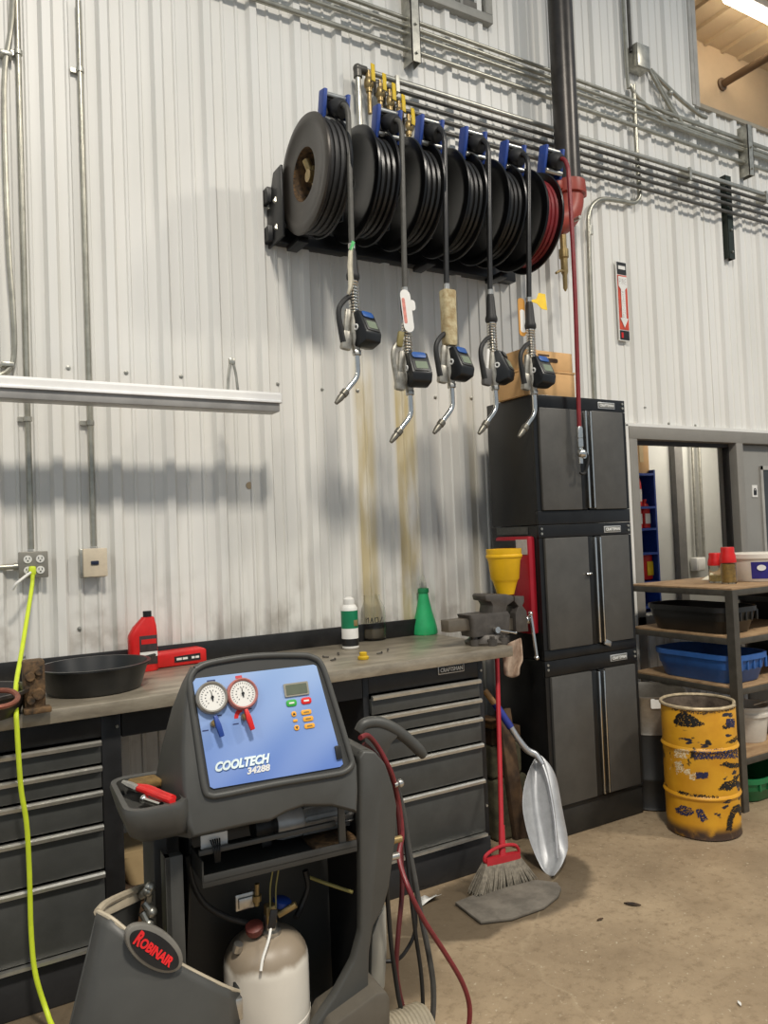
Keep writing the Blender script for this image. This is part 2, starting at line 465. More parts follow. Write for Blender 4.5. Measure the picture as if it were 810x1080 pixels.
mb.bx(a, a + .03, 4.96, 4.99, 0, 2.9); structure(mb.build('trim_4', mat('black_joint', (44, 42, 40), .6)))
for i, (pa, lab) in enumerate(((730.5, 'thin steel conduit left of its twin on the parts room wall'), (737.5, 'thin steel conduit right of its twin, ending on the white box'))):
    tp = OY(pa, 470, 4.95); bt = OY(pa + 5, 588, 4.95)
    tag(MB().cyl((bt.x, 4.95, bt.z), (tp.x, 4.95, 2.9), .016, n=10).build('conduit', m_galv), lab, 'conduit', 'conduits in the parts room')
p = OY(738, 595, 4.93)
t = thing('socket_box', 'small white socket box under the two conduits behind the window', 'box', (p.x, 4.99, p.z))
MB().box((p.x, 4.95, p.z), (.13, .08, .13), None, .008).build('body', m_white, t)
MB().box((p.x, 4.908, p.z), (.11, .006, .11), None, .002).build('cover', m_white, t)
# blue shelving with red bottles
xs0, xs1, ys = OY(664, 560, 4.55).x, OY(694, 560, 4.55).x, 4.55
t = thing('blue_shelving', 'tall blue metal shelving behind the window holding red bottles', 'shelf', (xs0, 4.7, 0))
zs = [OY(680, py, ys).z for py in (499, 534, 557, 583, 614, 640, 664)]
MB().bx(xs1 - .02, xs1, ys, 4.93, 0, zs[0] + .03).build('side_panel', m_blue, t)
MB().bx(xs0, xs0 + .02, ys, 4.93, 0, zs[0] + .03).build('side_panel', m_blue, t)
MB().bx(xs0, xs1, 4.91, 4.93, 0, zs[0]).build('back_panel', m_blue, t)
for z in zs + [.3, .05]: MB().bx(xs0 + .02, xs1 - .02, ys, 4.91, z - .02, z).build('shelf', m_blue if z > zs[1] + .01 or z < zs[1] - .01 else m_blue, t)
def redbottle(px, py, shelf_z, h, lab, w=.075):
    x = OY(px, py, 4.60).x
    t = thing('red_bottle', lab, 'bottle', (x, 4.62, shelf_z), 'red bottles on the blue shelving')
    c = Vector((x, 4.62, shelf_z))
    MB().loft([[(c.x + q[0], c.y + q[1], c.z + zz) for q in rrect(w * s, w * .7 * s, .02)] for s, zz in ((.95, 0), (1, .01), (1, h * .68), (.8, h * .82), (.38, h * .88), (.38, h * .93))]).build('body', m_red, t)
    MB().cyl(c + Vector((0, 0, h * .92)), c + Vector((0, 0, h)), w * .24, n=12).build('cap', m_red, t)
    MB().bx(c.x - w * .36, c.x + w * .36, c.y - w * .36 - .002, c.y - w * .35, c.z + h * .15, c.z + h * .5).build('paper_label', m_white, t)
redbottle(672.5, 528, zs[1], .30, 'red bottle alone on the upper blue shelf behind the window', .10)
redbottle(674, 552, zs[2], .25, 'left red bottle with white label of the blue shelf pair', .085)
redbottle(682.5, 552, zs[2], .25, 'right red bottle with white label of the blue shelf pair', .085)
x = OY(683, 600, 4.6).x
x = OY(683, 600, 4.6).x
t = thing('red_canister', 'large red canister with a yellow label on the lower blue shelf', 'canister', (x, 4.65, zs[4]))
MB().box((x, 4.66, zs[4] + .125), (.125, .14, .23), None, .02).build('body', m_red, t)
MB().box((x + .02, 4.587, zs[4] + .11), (.075, .004, .12), None, .001).build('paper_label', m_yel, t)
MB().cyl((x - .03, 4.66, zs[4] + .238), (x - .03, 4.66, zs[4] + .262), .025, n=12).build('cap', m_red, t)
m_card = mat('cardboard', (206, 164, 112), .8, 0, .08, 6)
p = OY(683, 486, 4.7)
t = thing('carton', 'brown carton standing on top of the blue shelving', 'box', (p.x, 4.7, zs[0]))
MB().bx(xs1 - .20, xs1 - .01, 4.6, 4.85, zs[0] + .001, zs[0] + .26, .003).build('body', m_card, t)
MB().bx(xs1 - .13, xs1 - .08, 4.597, 4.60, zs[0] + .1, zs[0] + .2605).build('tape', mat('tape', (206, 180, 130), .4), t)
p = Vector((xs0 + .09, 4.65, 0))
t = thing('white_jug', 'white jug on top of the blue shelving beside the carton', 'jug', (p.x, 4.65, zs[0]))
MB().lathe([(.05, 0), (.055, .01), (.055, .12), (.03, .16), (.022, .18)], (p.x, 4.65, zs[0]), n=20).build('body', m_white, t)
MB().cyl((p.x, 4.65, zs[0] + .18), (p.x, 4.65, zs[0] + .2), .026, n=14).build('cap', m_white, t)

# ------------------------------------------------------------------ mezzanine behind the upper opening
m_tan = mat('tan_wall', (196, 172, 140), .7, 0, .06, 2)
structure(MB().bx(5.0, 14, 5.5, 5.56, 4.7, 8.0).build('wall_mezzanine', m_tan), 'tan wall of the mezzanine seen through the upper opening')
structure(MB().bx(4.95, 14, W + .06, 5.5, 4.66, OPZ - .03).build('floor_mezzanine', m_tan))
structure(MB().bx(4.9, 4.96, W + .1, 5.5, 4.7, 8.0).build('wall_mezzanine_left', m_tan))
mb = MB(); xs = [(4.96, 7.12)]
k = 0
while 5 + k * .305 < 14:
    c = 5 + k * .305
    xs += [(c - .03, 7.12), (c - .018, 7.085), (c + .018, 7.085), (c + .03, 7.12)]; k += 1
mb.sheet([[(x, W + .05, z) for x, z in xs], [(x, 5.5, z) for x, z in xs]])
structure(mb.build('ceiling_mezzanine', mat('tan_ceiling', (206, 186, 154), .6, 0, .04, 3), recalc=False, ang=20), 'ribbed tan ceiling of the mezzanine')
a, b_ = OZ(766, -4, 6.98), OZ(835, 30, 6.98)
t = thing('strip_light', 'bright fluorescent strip light under the mezzanine ceiling', 'light', a)
yl = (a.y + b_.y) / 2
MB().bx(a.x - .05, b_.x + .4, yl - .07, yl + .07, 7.0, 7.08, .006).build('housing', m_white, t)
MB().bx(a.x, b_.x + .35, yl - .055, yl + .055, 6.94, 7.0, .02).build('diffuser', emit('tube_light', (1, .88, .70, 1), 18), t)
p = OY(765, 87, 5.45)
tag(MB().cyl((p.x, 5.5, p.z), (p.x, 3.9, p.z), .045, n=16).lathe([(.075, 0), (.075, .02), (.05, .03)], (p.x, 5.5, p.z), (0, -1, 0), 20).build('sprinkler_pipe', mat('brown_pipe', (112, 92, 72), .5, .2)), 'brown pipe running out of the mezzanine wall', 'pipe')
mb = MB()
mb.bx(OPX - .045, OPX, W - .03, W + .14, OPZ - .02, 8); mb.bx(OPX - .09, OPX - .055, W - .035, W, OPZ - .02, 8)
structure(mb.build('trim_5', mat('pale_jamb', (176, 172, 164), .4, .2)), 'pale metal jamb of the upper opening')
structure(MB().bx(OPX, 14, W - .03, W + .14, OPZ - .02, OPZ + .012).build('trim_6', mat('opening_sill', (150, 140, 122), .5)))
structure(MB().bx(OPX - .004, OPX + .03, W + .01, W + .16, OPZ, 8).build('trim_7', mat('dark_jamb', (52, 46, 38), .5)))
# upper window
w2 = structure(MB().bx(2.1, 3.02, W - .012, W - .008, 4.84, 5.9).build('window_2', mat('dark_glass', (92, 92, 88), .08, 0, .25, 1.2)), 'dark window high on the wall above the pipes')
mb = MB()
mb.bx(2.0, 3.075, W - .05, W + .02, 4.785, 4.84, .004); mb.bx(3.02, 3.075, W - .05, W + .02, 4.84, 5.9, .004); mb.bx(2.0, 2.1, W - .05, W + .02, 4.84, 5.9)
mb.bx(2.78, 2.80, W - .03, W, 4.84, 5.9); mb.bx(2.84, 2.86, W - .03, W, 4.84, 5.9)
mb.build('window_frame', mat('window_trim', (150, 148, 140), .5), w2)
MB().bx(2.1, 3.02, W - .025, W - .01, 4.84, 4.90).build('sash', m_pipe, w2)

# ------------------------------------------------------------------ pipes on the wall
def vpipe(name, pxs, y, r, m, lab, cat, group=None, clamps=(), top=None, name_part='strap'):
    P = [OY(px, py, y) for px, py in pxs]
    if top is not None: P[0] = Vector((P[0].x + (P[0].x - P[1].x) / (P[0].z - P[1].z) * (top - P[0].z) * 0, y, top))
    o = tag(MB().tube([(p.x, y, p.z) for p in P], r, 10, 1).build(name, m), lab, cat, group)
    for px, py in clamps:
        p = OY(px, py, y)
        MB().cyl((p.x, y, p.z - .010), (p.x, y, p.z + .010), r + .004, n=12).bx(p.x - .035, p.x + .012, y + r - .004, W - .001, p.z - .010, p.z + .010).build(name_part, m_galv, o)
    return o
x1, x2 = OY(28, 300, W - .03).x, OY(93, 300, W - .03).x
def straight(name, x, z0, z1, y, r, m, lab, cat, group, cz):
    o = tag(MB().cyl((x, y, z0), (x, y, z1), r, n=12).build(name, m), lab, cat, group)
    for z in cz: MB().cyl((x, y, z - .010), (x, y, z + .010), r + .005, n=12).bx(x - .04, x, y + r - .003, W - .001, z - .010, z + .010).build('strap', m_galv, o)
    return o
zt = OY(34, 579, W - .03).z
straight('conduit', OY(32.5, 560, W - .03).x, zt, 6.0, W - .03, .0125, m_conduit, 'upright steel conduit feeding the grey outlet box at the left', 'conduit', 'upright conduits at the left', [OY(20, 60, W).z, OY(27, 443, W).z])
zt2 = OY(99, 576, W - .03).z
straight('conduit', OY(98.5, 560, W - .03).x, zt2, 4.15, W - .03, .0125, m_conduit, 'upright steel conduit feeding the beige switch box', 'conduit', 'upright conduits at the left', [OY(84, 78, W).z, OY(92, 447, W).z])
P = [OY(*q, W - .04) for q in ((14, -30), (12, 25), (5, 75), (5, 150), (9, 260), (14, 330), (15, 372), (9, 390), (-6, 397), (-30, 399))]
o = tag(MB().tube(P, .011, 8, 5).build('flexible_cable', m_conduit), 'bent grey cable hanging at the left picture edge above the lamp', 'cable')
for q in ((6, 58), (8, 385)):
    p = OY(*q, W - .03); MB().box(p, (.05, .05, .02), None, .004).build('clip', m_galv, o)
p = OY(9, 598, W - .03)
o = tag(MB().cyl((-.6, W - .03, p.z), (OY(19, 597, W - .03).x, W - .03, p.z), .012, n=12).build('conduit', m_conduit), 'short level conduit entering the outlet box from the left', 'conduit')
MB().cyl((OY(14, 597, W).x, W - .03, p.z), (OY(19, 597, W - .03).x, W - .03, p.z), .017, n=12).build('connector', m_galv, o)

def topz(px, py, y): return OY(px, py, y).z
cond = [(84, 'topmost of the thin upper conduits above the reels', .012), (91, 'second thin upper conduit from the top', .012), (97.5, 'third thin upper conduit from the top', .012), (112, 'thicker single conduit between the thin ones and the dark pipes', .015)]
for py, lab, r in cond:
    z = topz(607, py, W - .05)
    o = tag(MB().cyl((-2, W - .05, z), (9, W - .05, z), r, n=12).build('conduit', m_conduit), lab, 'conduit', 'level conduits high on the wall')
for i, py in enumerate((118.5, 127.5)):
    z = topz(700, py, W - .05)
    x0 = OY(702, 100, W).x
    tag(MB().tube([(x0 - .30 + .1 * i, W - .05, z + .36 - .02 * i), (x0 - .05 + .1 * i, W - .05, z + .08), (x0 + .05 + .1 * i, W - .05, z + .01), (x0 + .2 + .1 * i, W - .05, z), (9, W - .05, z)], .012, 10, 5).build('conduit', m_conduit), ('upper' if i == 0 else 'lower') + ' slanting conduit running from the junction box down to the right', 'conduit', 'slanting conduits at the junction box')
yp = W - .085
pz = [topz(660, py, yp) for py in (160, 168, 176, 184, 193.5)]
px0 = [OY(377, 68, yp).x, OY(397, 80, yp).x, OY(407, 92, yp).x, OY(417, 103, yp).x, OY(427, 114, yp).x]
word = ['topmost', 'second', 'third', 'fourth', 'lowest']
VAL = [(389, 74, 88), (401, 88, 98), (411, 98, 108), (421, 111, 120), (431, 124, 134)]
for i in range(5):
    x0 = px0[i]
    if i == 0: pts = [(x0, yp, pz[0] - .55), (x0, yp, pz[0] - .02)]
    mb = MB().cyl((x0, yp, pz[i]), (9, yp, pz[i]), .0165 if i == 0 else .0125, n=14)
    o = tag(mb.build('oil_pipe', m_galv if i == 0 else m_pipe), word[i] + ' of the five level pipes feeding the hose reels', 'pipe', 'oil pipes above the reels')
    if i == 0:
        MB().cyl((x0, yp, pz[0]), (x0, yp, pz[0] - .75), .0165, n=14).build('drop', m_galv, o)
        MB().ball((x0, yp, pz[0]), .027, 14).cyl((x0, yp, pz[0] - .05), (x0, yp, pz[0]), .024, n=14).cyl((x0, yp, pz[0]), (x0 + .05, yp, pz[0]), .024, n=14).build('elbow', m_pipe, o)
    else:
        MB().ball((x0, yp, pz[i]), .024, 12).cyl((x0, yp, pz[i]), (x0, yp, pz[i] - .06), .021, n=12).build('elbow', m_pipe, o)
    for qx in (420, 724, 803):
        if i in (0, 1):
            p = OY(qx, 90, yp)
            if i == 0: MB().bx(OY(qx, 150, yp).x - .01, OY(qx, 150, yp).x + .012, yp - .022, W - .001, pz[1] - .02, pz[0] + .02).build('pipe_clip', m_galv, o)
for i, (vx, ya, yb) in enumerate(VAL):
    p = OY(vx, yb, yp - .01)
    t = thing('ball_valve', ['leftmost brass valve with yellow lever under the dark pipes', 'second brass valve with yellow lever from the left', 'third brass valve with yellow lever from the left', 'fourth brass valve with yellow lever from the left', 'rightmost brass valve with yellow lever, half behind a reel'][i], 'valve', p, 'ball valves above the reels')
    MB().lathe([(.012, -.17), (.012, -.05), (.018, -.05), (.018, -.03), (.026, -.02), (.028, 0), (.026, .02), (.018, .03), (.018, .05), (.013, .05), (.013, .07)], p, n=14).build('body', m_brass, t)
    a = OY(vx - 1, ya - 6, yp - .05)
    MB().cyl(p, (p.x, p.y - .045, p.z), .008, n=8).build('stem', m_steel, t)
    MB().box((p.x, p.y - .05, p.z + .035), (.026, .007, .105), (math.radians(-6), math.radians(4), math.radians(8)), .003).build('lever', m_yel, t)
# struts that carry the pipes
def strut(px, pyt, pyb, w, m, lab, d=.10):
    a, b_ = OY(px, pyt, W - d), OY(px, pyb, W - d)
    x = (a.x + b_.x) / 2
    mb = MB().bx(x - w / 2, x + w / 2, W - d, W - d + .006, b_.z, a.z); mb.bx(x - w / 2, x - w / 2 + .005, W - d, W - .001, b_.z, a.z); mb.bx(x + w / 2 - .005, x + w / 2, W - d, W - .001, b_.z, a.z)
    o = tag(mb.build('pipe_strut', m), lab, 'bracket', 'wall struts carrying pipes')
    z = b_.z + .05
    while z < a.z - .03:
        MB().cyl((x, W - d - .001, z), (x, W - d - .012, z), .008, n=8).build('bolt', m_galv, o); z += .17
strut(438, -30, 64, .06, m_galv, 'galvanized strut across the upper conduits, above the reels')
strut(792, 132, 184, .06, m_galv, 'short galvanized strut across the conduits near the right edge')
strut(770, 186, 272, .07, mat('green_black_paint', (38, 46, 38), .4, .2), 'dark green strut hanging below the pipes at the right', .055)
# junction box and its conduits
p = OY(673, 63, W - .05)
t = thing('junction_box', 'square galvanized junction box high above the pipes', 'box', p)
MB().box(p, (.13, .09, .17), None, .006).build('body', m_galv, t)
MB().box((p.x, p.y - .048, p.z), (.125, .006, .165), None, .002).build('cover', m_galv, t)
for px, lab in ((659, 'left upright conduit rising past the junction box'), (664, 'right upright conduit rising from the junction box')):
    x = OY(px, 30, W - .05).x
    z0 = p.z + .07 if px > 660 else p.z - .27
    pts = [(x, W - .05, 6.5), (x, W - .05, z0 + .1), (x, W - .05, z0)] if px > 660 else [(x, W - .05, 6.5), (x, W - .05, z0 + .2), (x + .03, W - .05, z0 + .06), (x + .12, W - .05, z0 - .02), (x + .4, W - .05, z0 - .12), (x + .55, W - .05, z0 - .13)]
    tag(MB().tube(pts, .0135, 10, 5).build('conduit', m_pipe if px > 660 else m_conduit), lab, 'conduit', 'conduits at the junction box')
a = [OY(*q, W - .05) for q in ((686, 74), (700, 88), (720, 107), (738, 121), (745, 124))]
o = tag(MB().tube(a, .016, 10, 4).build('conduit', m_conduit), 'thick slanting conduit from the junction box to the opening corner', 'conduit', 'slanting conduits at the junction box')
p2 = OY(707, 98, W - .05); MB().ball(p2, .022, 10).build('coupling', m_galv, o)
# conduit drop with a bend, right of the pole
pts = [OY(*q, W - .045) for q in ((628, 440), (624, 340), (621, 250), (621, 226), (626, 215), (636, 210), (655, 212), (668, 214), (674, 208), (674, 198), (671, 150), (668, 90))]
o = tag(MB().tube(pts, .0155, 12, 5).build('conduit', m_conduit), 'steel conduit with a gooseneck bend right of the red elbow', 'conduit')
p = OY(622, 243, W - .045); MB().cyl((p.x, p.y, p.z - .03), (p.x, p.y, p.z + .03), .021, n=12).build('coupling', m_galv, o)
# fire main: black pole with a red elbow
pyy = W - .22
x0, x1_ = OY(584, 100, pyy).x, OY(606, 100, pyy).x
xc, rr = (x0 + x1_) / 2, (x1_ - x0) / 2 * .86
zb = OY(596, 196, pyy).z
t = thing('fire_main', 'thick black upright pipe ending in a red elbow beside the reels', 'pipe', (xc, pyy, zb))
MB().cyl((xc, pyy, zb - .05), (xc, pyy, 7), rr, n=28).build('riser', mat('black_riser', (58, 54, 50), .33, .35, .25, 10), t)
m_orange = mat('red_oxide', (150, 58, 42), .45, 0, .16, 12)
el = MB()
cen = [Vector((xc, pyy, zb)), Vector((xc, pyy, zb - .10)), Vector((xc - .03, pyy, zb - .18)), Vector((xc - .09, pyy, zb - .235)), Vector((xc - .17, pyy, zb - .245)), Vector((xc - .22, pyy, zb - .245))]
el.tube(cen, rr * 1.12, 24, 4)
el.build('elbow', m_orange, t)
MB().lathe([(rr * 1.1, -.045), (rr * 1.32, -.04), (rr * 1.36, 0), (rr * 1.32, .04), (rr * 1.1, .045)], (xc, pyy, zb - .02), n=28).box((xc - rr * 1.4, pyy - .02, zb - .02), (.05, .05, .06), None, .01).box((xc + rr * 1.4, pyy, zb - .02), (.05, .05, .06), None, .01).build('coupling', m_orange, t)
MB().lathe([(rr * 1.1, -.04), (rr * 1.3, -.035), (rr * 1.3, .035), (rr * 1.1, .04)], (xc - .2, pyy, zb - .245), (1, 0, 0), 28).build('coupling', m_orange, t)
MB().cyl((xc - .045, pyy - rr, zb - .25), (xc - .045, pyy - rr - .05, zb - .25), .012, n=10).build('bolt', m_galv, t)
vx = xc - .09
MB().lathe([(.02, -.03), (.02, -.12), (.03, -.12), (.03, -.17), (.022, -.18), (.022, -.26), (.014, -.28), (.014, -.36), (.004, -.38)], (vx, pyy - .02, zb - .30), (0, 0, 1), 14).build('drain_valve', m_brass, t)
MB().tube([(vx, pyy - .02, zb - .56), (vx - .05, pyy - .04, zb - .565), (vx - .10, pyy - .05, zb - .59)], .008, 8, 4).build('drain_lever', m_brass, t)

# ------------------------------------------------------------------ FIRE EXTINGUISHER sign
a, b_ = OY(649.5, 275, W - .03), OY(663.5, 360, W - .03)
sx0, sx1, sz0, sz1 = a.x + .005, a.x + .095, b_.z + .005, a.z - .005
yy = W - .03
t = thing('fire_sign', 'tall narrow red fire extinguisher sign with white arrow', 'sign', ((sx0 + sx1) / 2, yy, sz0))
mid = (sx0 + sx1) / 2
MB().bx(sx0 - .006, sx1 + .006, yy, W - .02, sz0 - .006, sz1 + .006).build('plate', m_white, t)
MB().bx(sx0, sx1, yy - .002, yy, sz0 + .07, sz1 - .09).build('red_field', mat('sign_red', (196, 70, 46), .5, 0, .25, 20), t)
MB().bx(sx0, sx1, yy - .002, yy, sz1 - .085, sz1).build('black_field', m_black, t)
MB().bx(sx0, sx1, yy - .002, yy, sz0, sz0 + .065).build('black_field', m_black, t)
Ms = frame((mid, yy - .004, 0), (1, 0, 0), (0, 0, 1))
MB().prism([(-.04, sz1 - .10), (-.04, sz1 - .17), (-.02, sz1 - .19), (-.02, sz0 + .15), (-.038, sz0 + .15), (0, sz0 + .085), (.038, sz0 + .15), (.02, sz0 + .15), (.02, sz1 - .19), (.04, sz1 - .17), (.04, sz1 - .10)], Ms, .002).build('arrow', m_white, t)
text('FIRE', 'lettering', mat('sign_letters', (150, 40, 34), .5), t, frame((mid, yy - .0045, sz1 - .135), (1, 0, 0), (0, 0, 1)), .066, .04)
zz = sz1 - .2; st = (zz - sz0 - .15) / 12
for ch in 'EXTINGUISHER':
    text(ch, 'lettering', MATS['sign_letters'], t, frame((mid, yy - .0045, zz - st / 2), (1, 0, 0), (0, 0, 1)), .026 if ch != 'I' else .006, st * .74); zz -= st
MB().bx(sx0 + .012, sx1 - .012, yy - .004, yy - .002, sz1 - .05, sz1 - .025).build('mark', m_white, t)
MB().bx(sx0 + .012, sx0 + .03, yy - .004, yy - .002, sz0 + .012, sz0 + .05).build('mark', m_red, t)

# ------------------------------------------------------------------ shop lamp on the wall
yl = W - .34
e0 = OY(292, 418, yl); e1 = OY(290, 436, yl)
zt, zb = e0.z, e1.z
t = thing('shop_lamp', 'long white shop lamp hung level on the wall', 'lamp', (e0.x - .9, yl, zb))
xr = e0.x; xl = -.8
MB().loft([[(x, yl + q[0], zb + q[1]) for q in ((-.055, .044), (-.055, .078), (-.045, .090), (.045, .090), (.055, .078), (.055, .044))] for x in (xl, xr)]).build('housing', mat('lamp_white', (236, 234, 230), .4, 0, .03), t)
MB().bx(xl, xr - .005, yl - .061, yl - .050, zb + .040, zb + .052, .002).build('rim', mat('bright_rim', (250, 249, 245), .3), t)
MB().bx(xl + .005, xr - .006, yl - .048, yl + .048, zb, zb + .046, .006).build('diffuser', mat('lamp_grey', (150, 148, 145), .4), t)
MB().box((xr + .002, yl, zb + .066), (.008, .108, .05), None, .003).build('end_cap', m_white, t)
hx = OY(245, 384, W - .03)
mb = MB()
hv = OY(244.5, 382, yl)
for d in (-.006, .006): MB().tube([(hv.x + d, yl, hv.z), (hv.x + d * 3, yl, hv.z - .06), (hv.x + d * 4.2, yl, zb + .085)], .0065, 8, 3).build('hanger', m_galv, t)
MB().box((hv.x, yl, hv.z + .004), (.03, .02, .03), None, .006).build('hook', m_galv, t)
wv_ = OY(244.5, 381, W - .004)
MB().tube([(hv.x, yl, hv.z + .008), (wv_.x, W - .004, wv_.z)], .0025, 6, 0).build('stay_wire', m_pipe, t)

# ------------------------------------------------------------------ outlet box, switch box, yellow cord
yb = W - .065
a, b_ = OY(20, 583, yb), OY(50.5, 608, yb)
t = thing('outlet_box', 'grey metal outlet box with four sockets at the left', 'outlet', ((a.x + b_.x) / 2, W - .03, b_.z))
ox0, ox1, oz0, oz1 = a.x, b_.x, b_.z, a.z
MB().bx(ox0, ox1, yb + .008, W - .022, oz0, oz1, .004).build('body', m_galv, t)
MB().bx(ox0 - .003, ox1 + .003, yb, yb + .01, oz0 - .003, oz1 + .003, .004).build('cover', mat('cover_grey', (140, 136, 126), .45, .4), t)
for cx in (.3, .74):
    for cz in (.72, .28):
        x, z = ox0 + (ox1 - ox0) * cx, oz0 + (oz1 - oz0) * cz
        s = MB().lathe([(.017, 0), (.0165, .004), (.001, .0045)], (x, yb, z), (0, -1, 0), 20).build('socket', m_white, t)
        MB().bx(x - .008, x - .005, yb - .006, yb - .002, z + .0, z + .009).bx(x + .005, x + .008, yb - .006, yb - .002, z, z + .009).bx(x - .003, x + .003, yb - .006, yb - .002, z - .009, z - .004).build('slot', m_black, s)
a, b_ = OY(84.5, 579, yb - .01), OY(113, 608.5, yb - .01)
t = thing('switch_box', 'beige switch box below the second conduit', 'switch', ((a.x + b_.x) / 2, W - .03, b_.z))
MB().bx(a.x, b_.x, yb + .012, W - .022, b_.z, a.z, .005).build('body', m_galv, t)
MB().bx(a.x + .012, b_.x + .004, yb - .008, yb + .014, b_.z + .004, a.z, .004).build('cover', mat('beige_cover', (206, 192, 168), .5), t)
MB().bx((a.x + b_.x) / 2 - .012, (a.x + b_.x) / 2 + .022, yb - .014, yb - .007, (a.z + b_.z) / 2 - .008, (a.z + b_.z) / 2 + .010, .003).build('toggle', mat('switch_dark', (34, 40, 62), .3), t)
m_cord = mat('lime_cord', (206, 224, 52), .5, 0, .06, 20)
pl = OY(34, 599, yb - .02)
pts = [(pl.x, yb - .03, pl.z - .03), OY(33.5, 620, yb - .05), OY(28, 655, 3.45), OY(22, 692, 3.28), OY(17, 722, 3.1), OY(17, 748, 2.93), OY(18, 770, 2.90), OY(22, 830, 2.91), OY(28, 868, 2.92), OY(31, 920, 2.93), OY(33, 985, 2.93), OY(38, 1030, 2.91), OY(52, 1075, 2.86), Vector((.32, 2.6, .012)), Vector((.1, 2.3, .012))]
o = tag(MB().tube(pts, .0085, 10, 6).build('extension_cord', m_cord), 'lime yellow extension cord hanging from the outlet over the bench', 'cord')
MB().box((pl.x, yb - .022, pl.z - .012), (.028, .034, .04), None, .008).build('plug', m_cord, o)
pts = [(pl.x - .003, yb - .03, pl.z - .015), OY(24, 610, yb - .06), OY(17, 616, yb - .07), OY(13, 622, yb - .06)]
tag(MB().tube(pts, .006, 8, 5).build('white_tag_strip', m_white), 'short white strip tied to the plug at the outlet', 'tag')

# ------------------------------------------------------------------ hose reels
m_flange = mat('reel_flange', (56, 51, 46), .36, .35, .18, 6)
m_reel = mat('reel_black', (13, 13, 14), .30, .25, .3, 10)
m_hose = mat('oil_hose', (24, 23, 22), .36, 0, .25, 40)
m_redhose = mat('red_air_hose', (126, 34, 38), .42, 0, .15, 30)
RX0, RPI, RY, RZ, RR = 1.565, .260, 3.30, 3.368, .275
rail_y = W - .05
a = OY(286, 171, W - .05); b_ = OY(289, 243, W - .05)
# mounting rail
t = thing('reel_rail', 'long black mounting rail on the wall behind the six hose reels', 'rail', (1.5, W, b_.z))
rz0, rz1 = 3.14, 3.36
mb = MB().bx(1.51, RX0 + 6 * RPI + .02, W - .07, W - .001, rz0 + .02, rz0 + .10, .004).bx(1.51, RX0 + 6 * RPI + .02, W - .07, W - .001, rz0 + .22, rz0 + .30, .004)
mb.build('beam', m_blackm, t)
mb = MB().prism([(0, 0), (.20, 0), (.20, .36), (.10, .36), (.07, .30), (0, .26)], frame((1.545, W - .002, rz0 - .0), (0, -1, 0), (0, 0, 1)), .012, .002)
mb.build('end_plate', m_blackm, t)
for dz in (.06, .20):
    for dy in (.03, .12):
        MB().cyl((1.545, W - dy, rz0 + dz + .03), (1.53, W - dy, rz0 + dz), .012, n=6).build('bolt', m_galv, t)
mb = MB()
for i in (0, 3, 5):
    mb = MB().bx(RX0 + i * RPI + .05, RX0 + i * RPI + .11, W - .20, W - .05, RZ - RR + .03, RZ - RR + .06, .004)
    mb.build('foot_bracket', m_blackm, t)


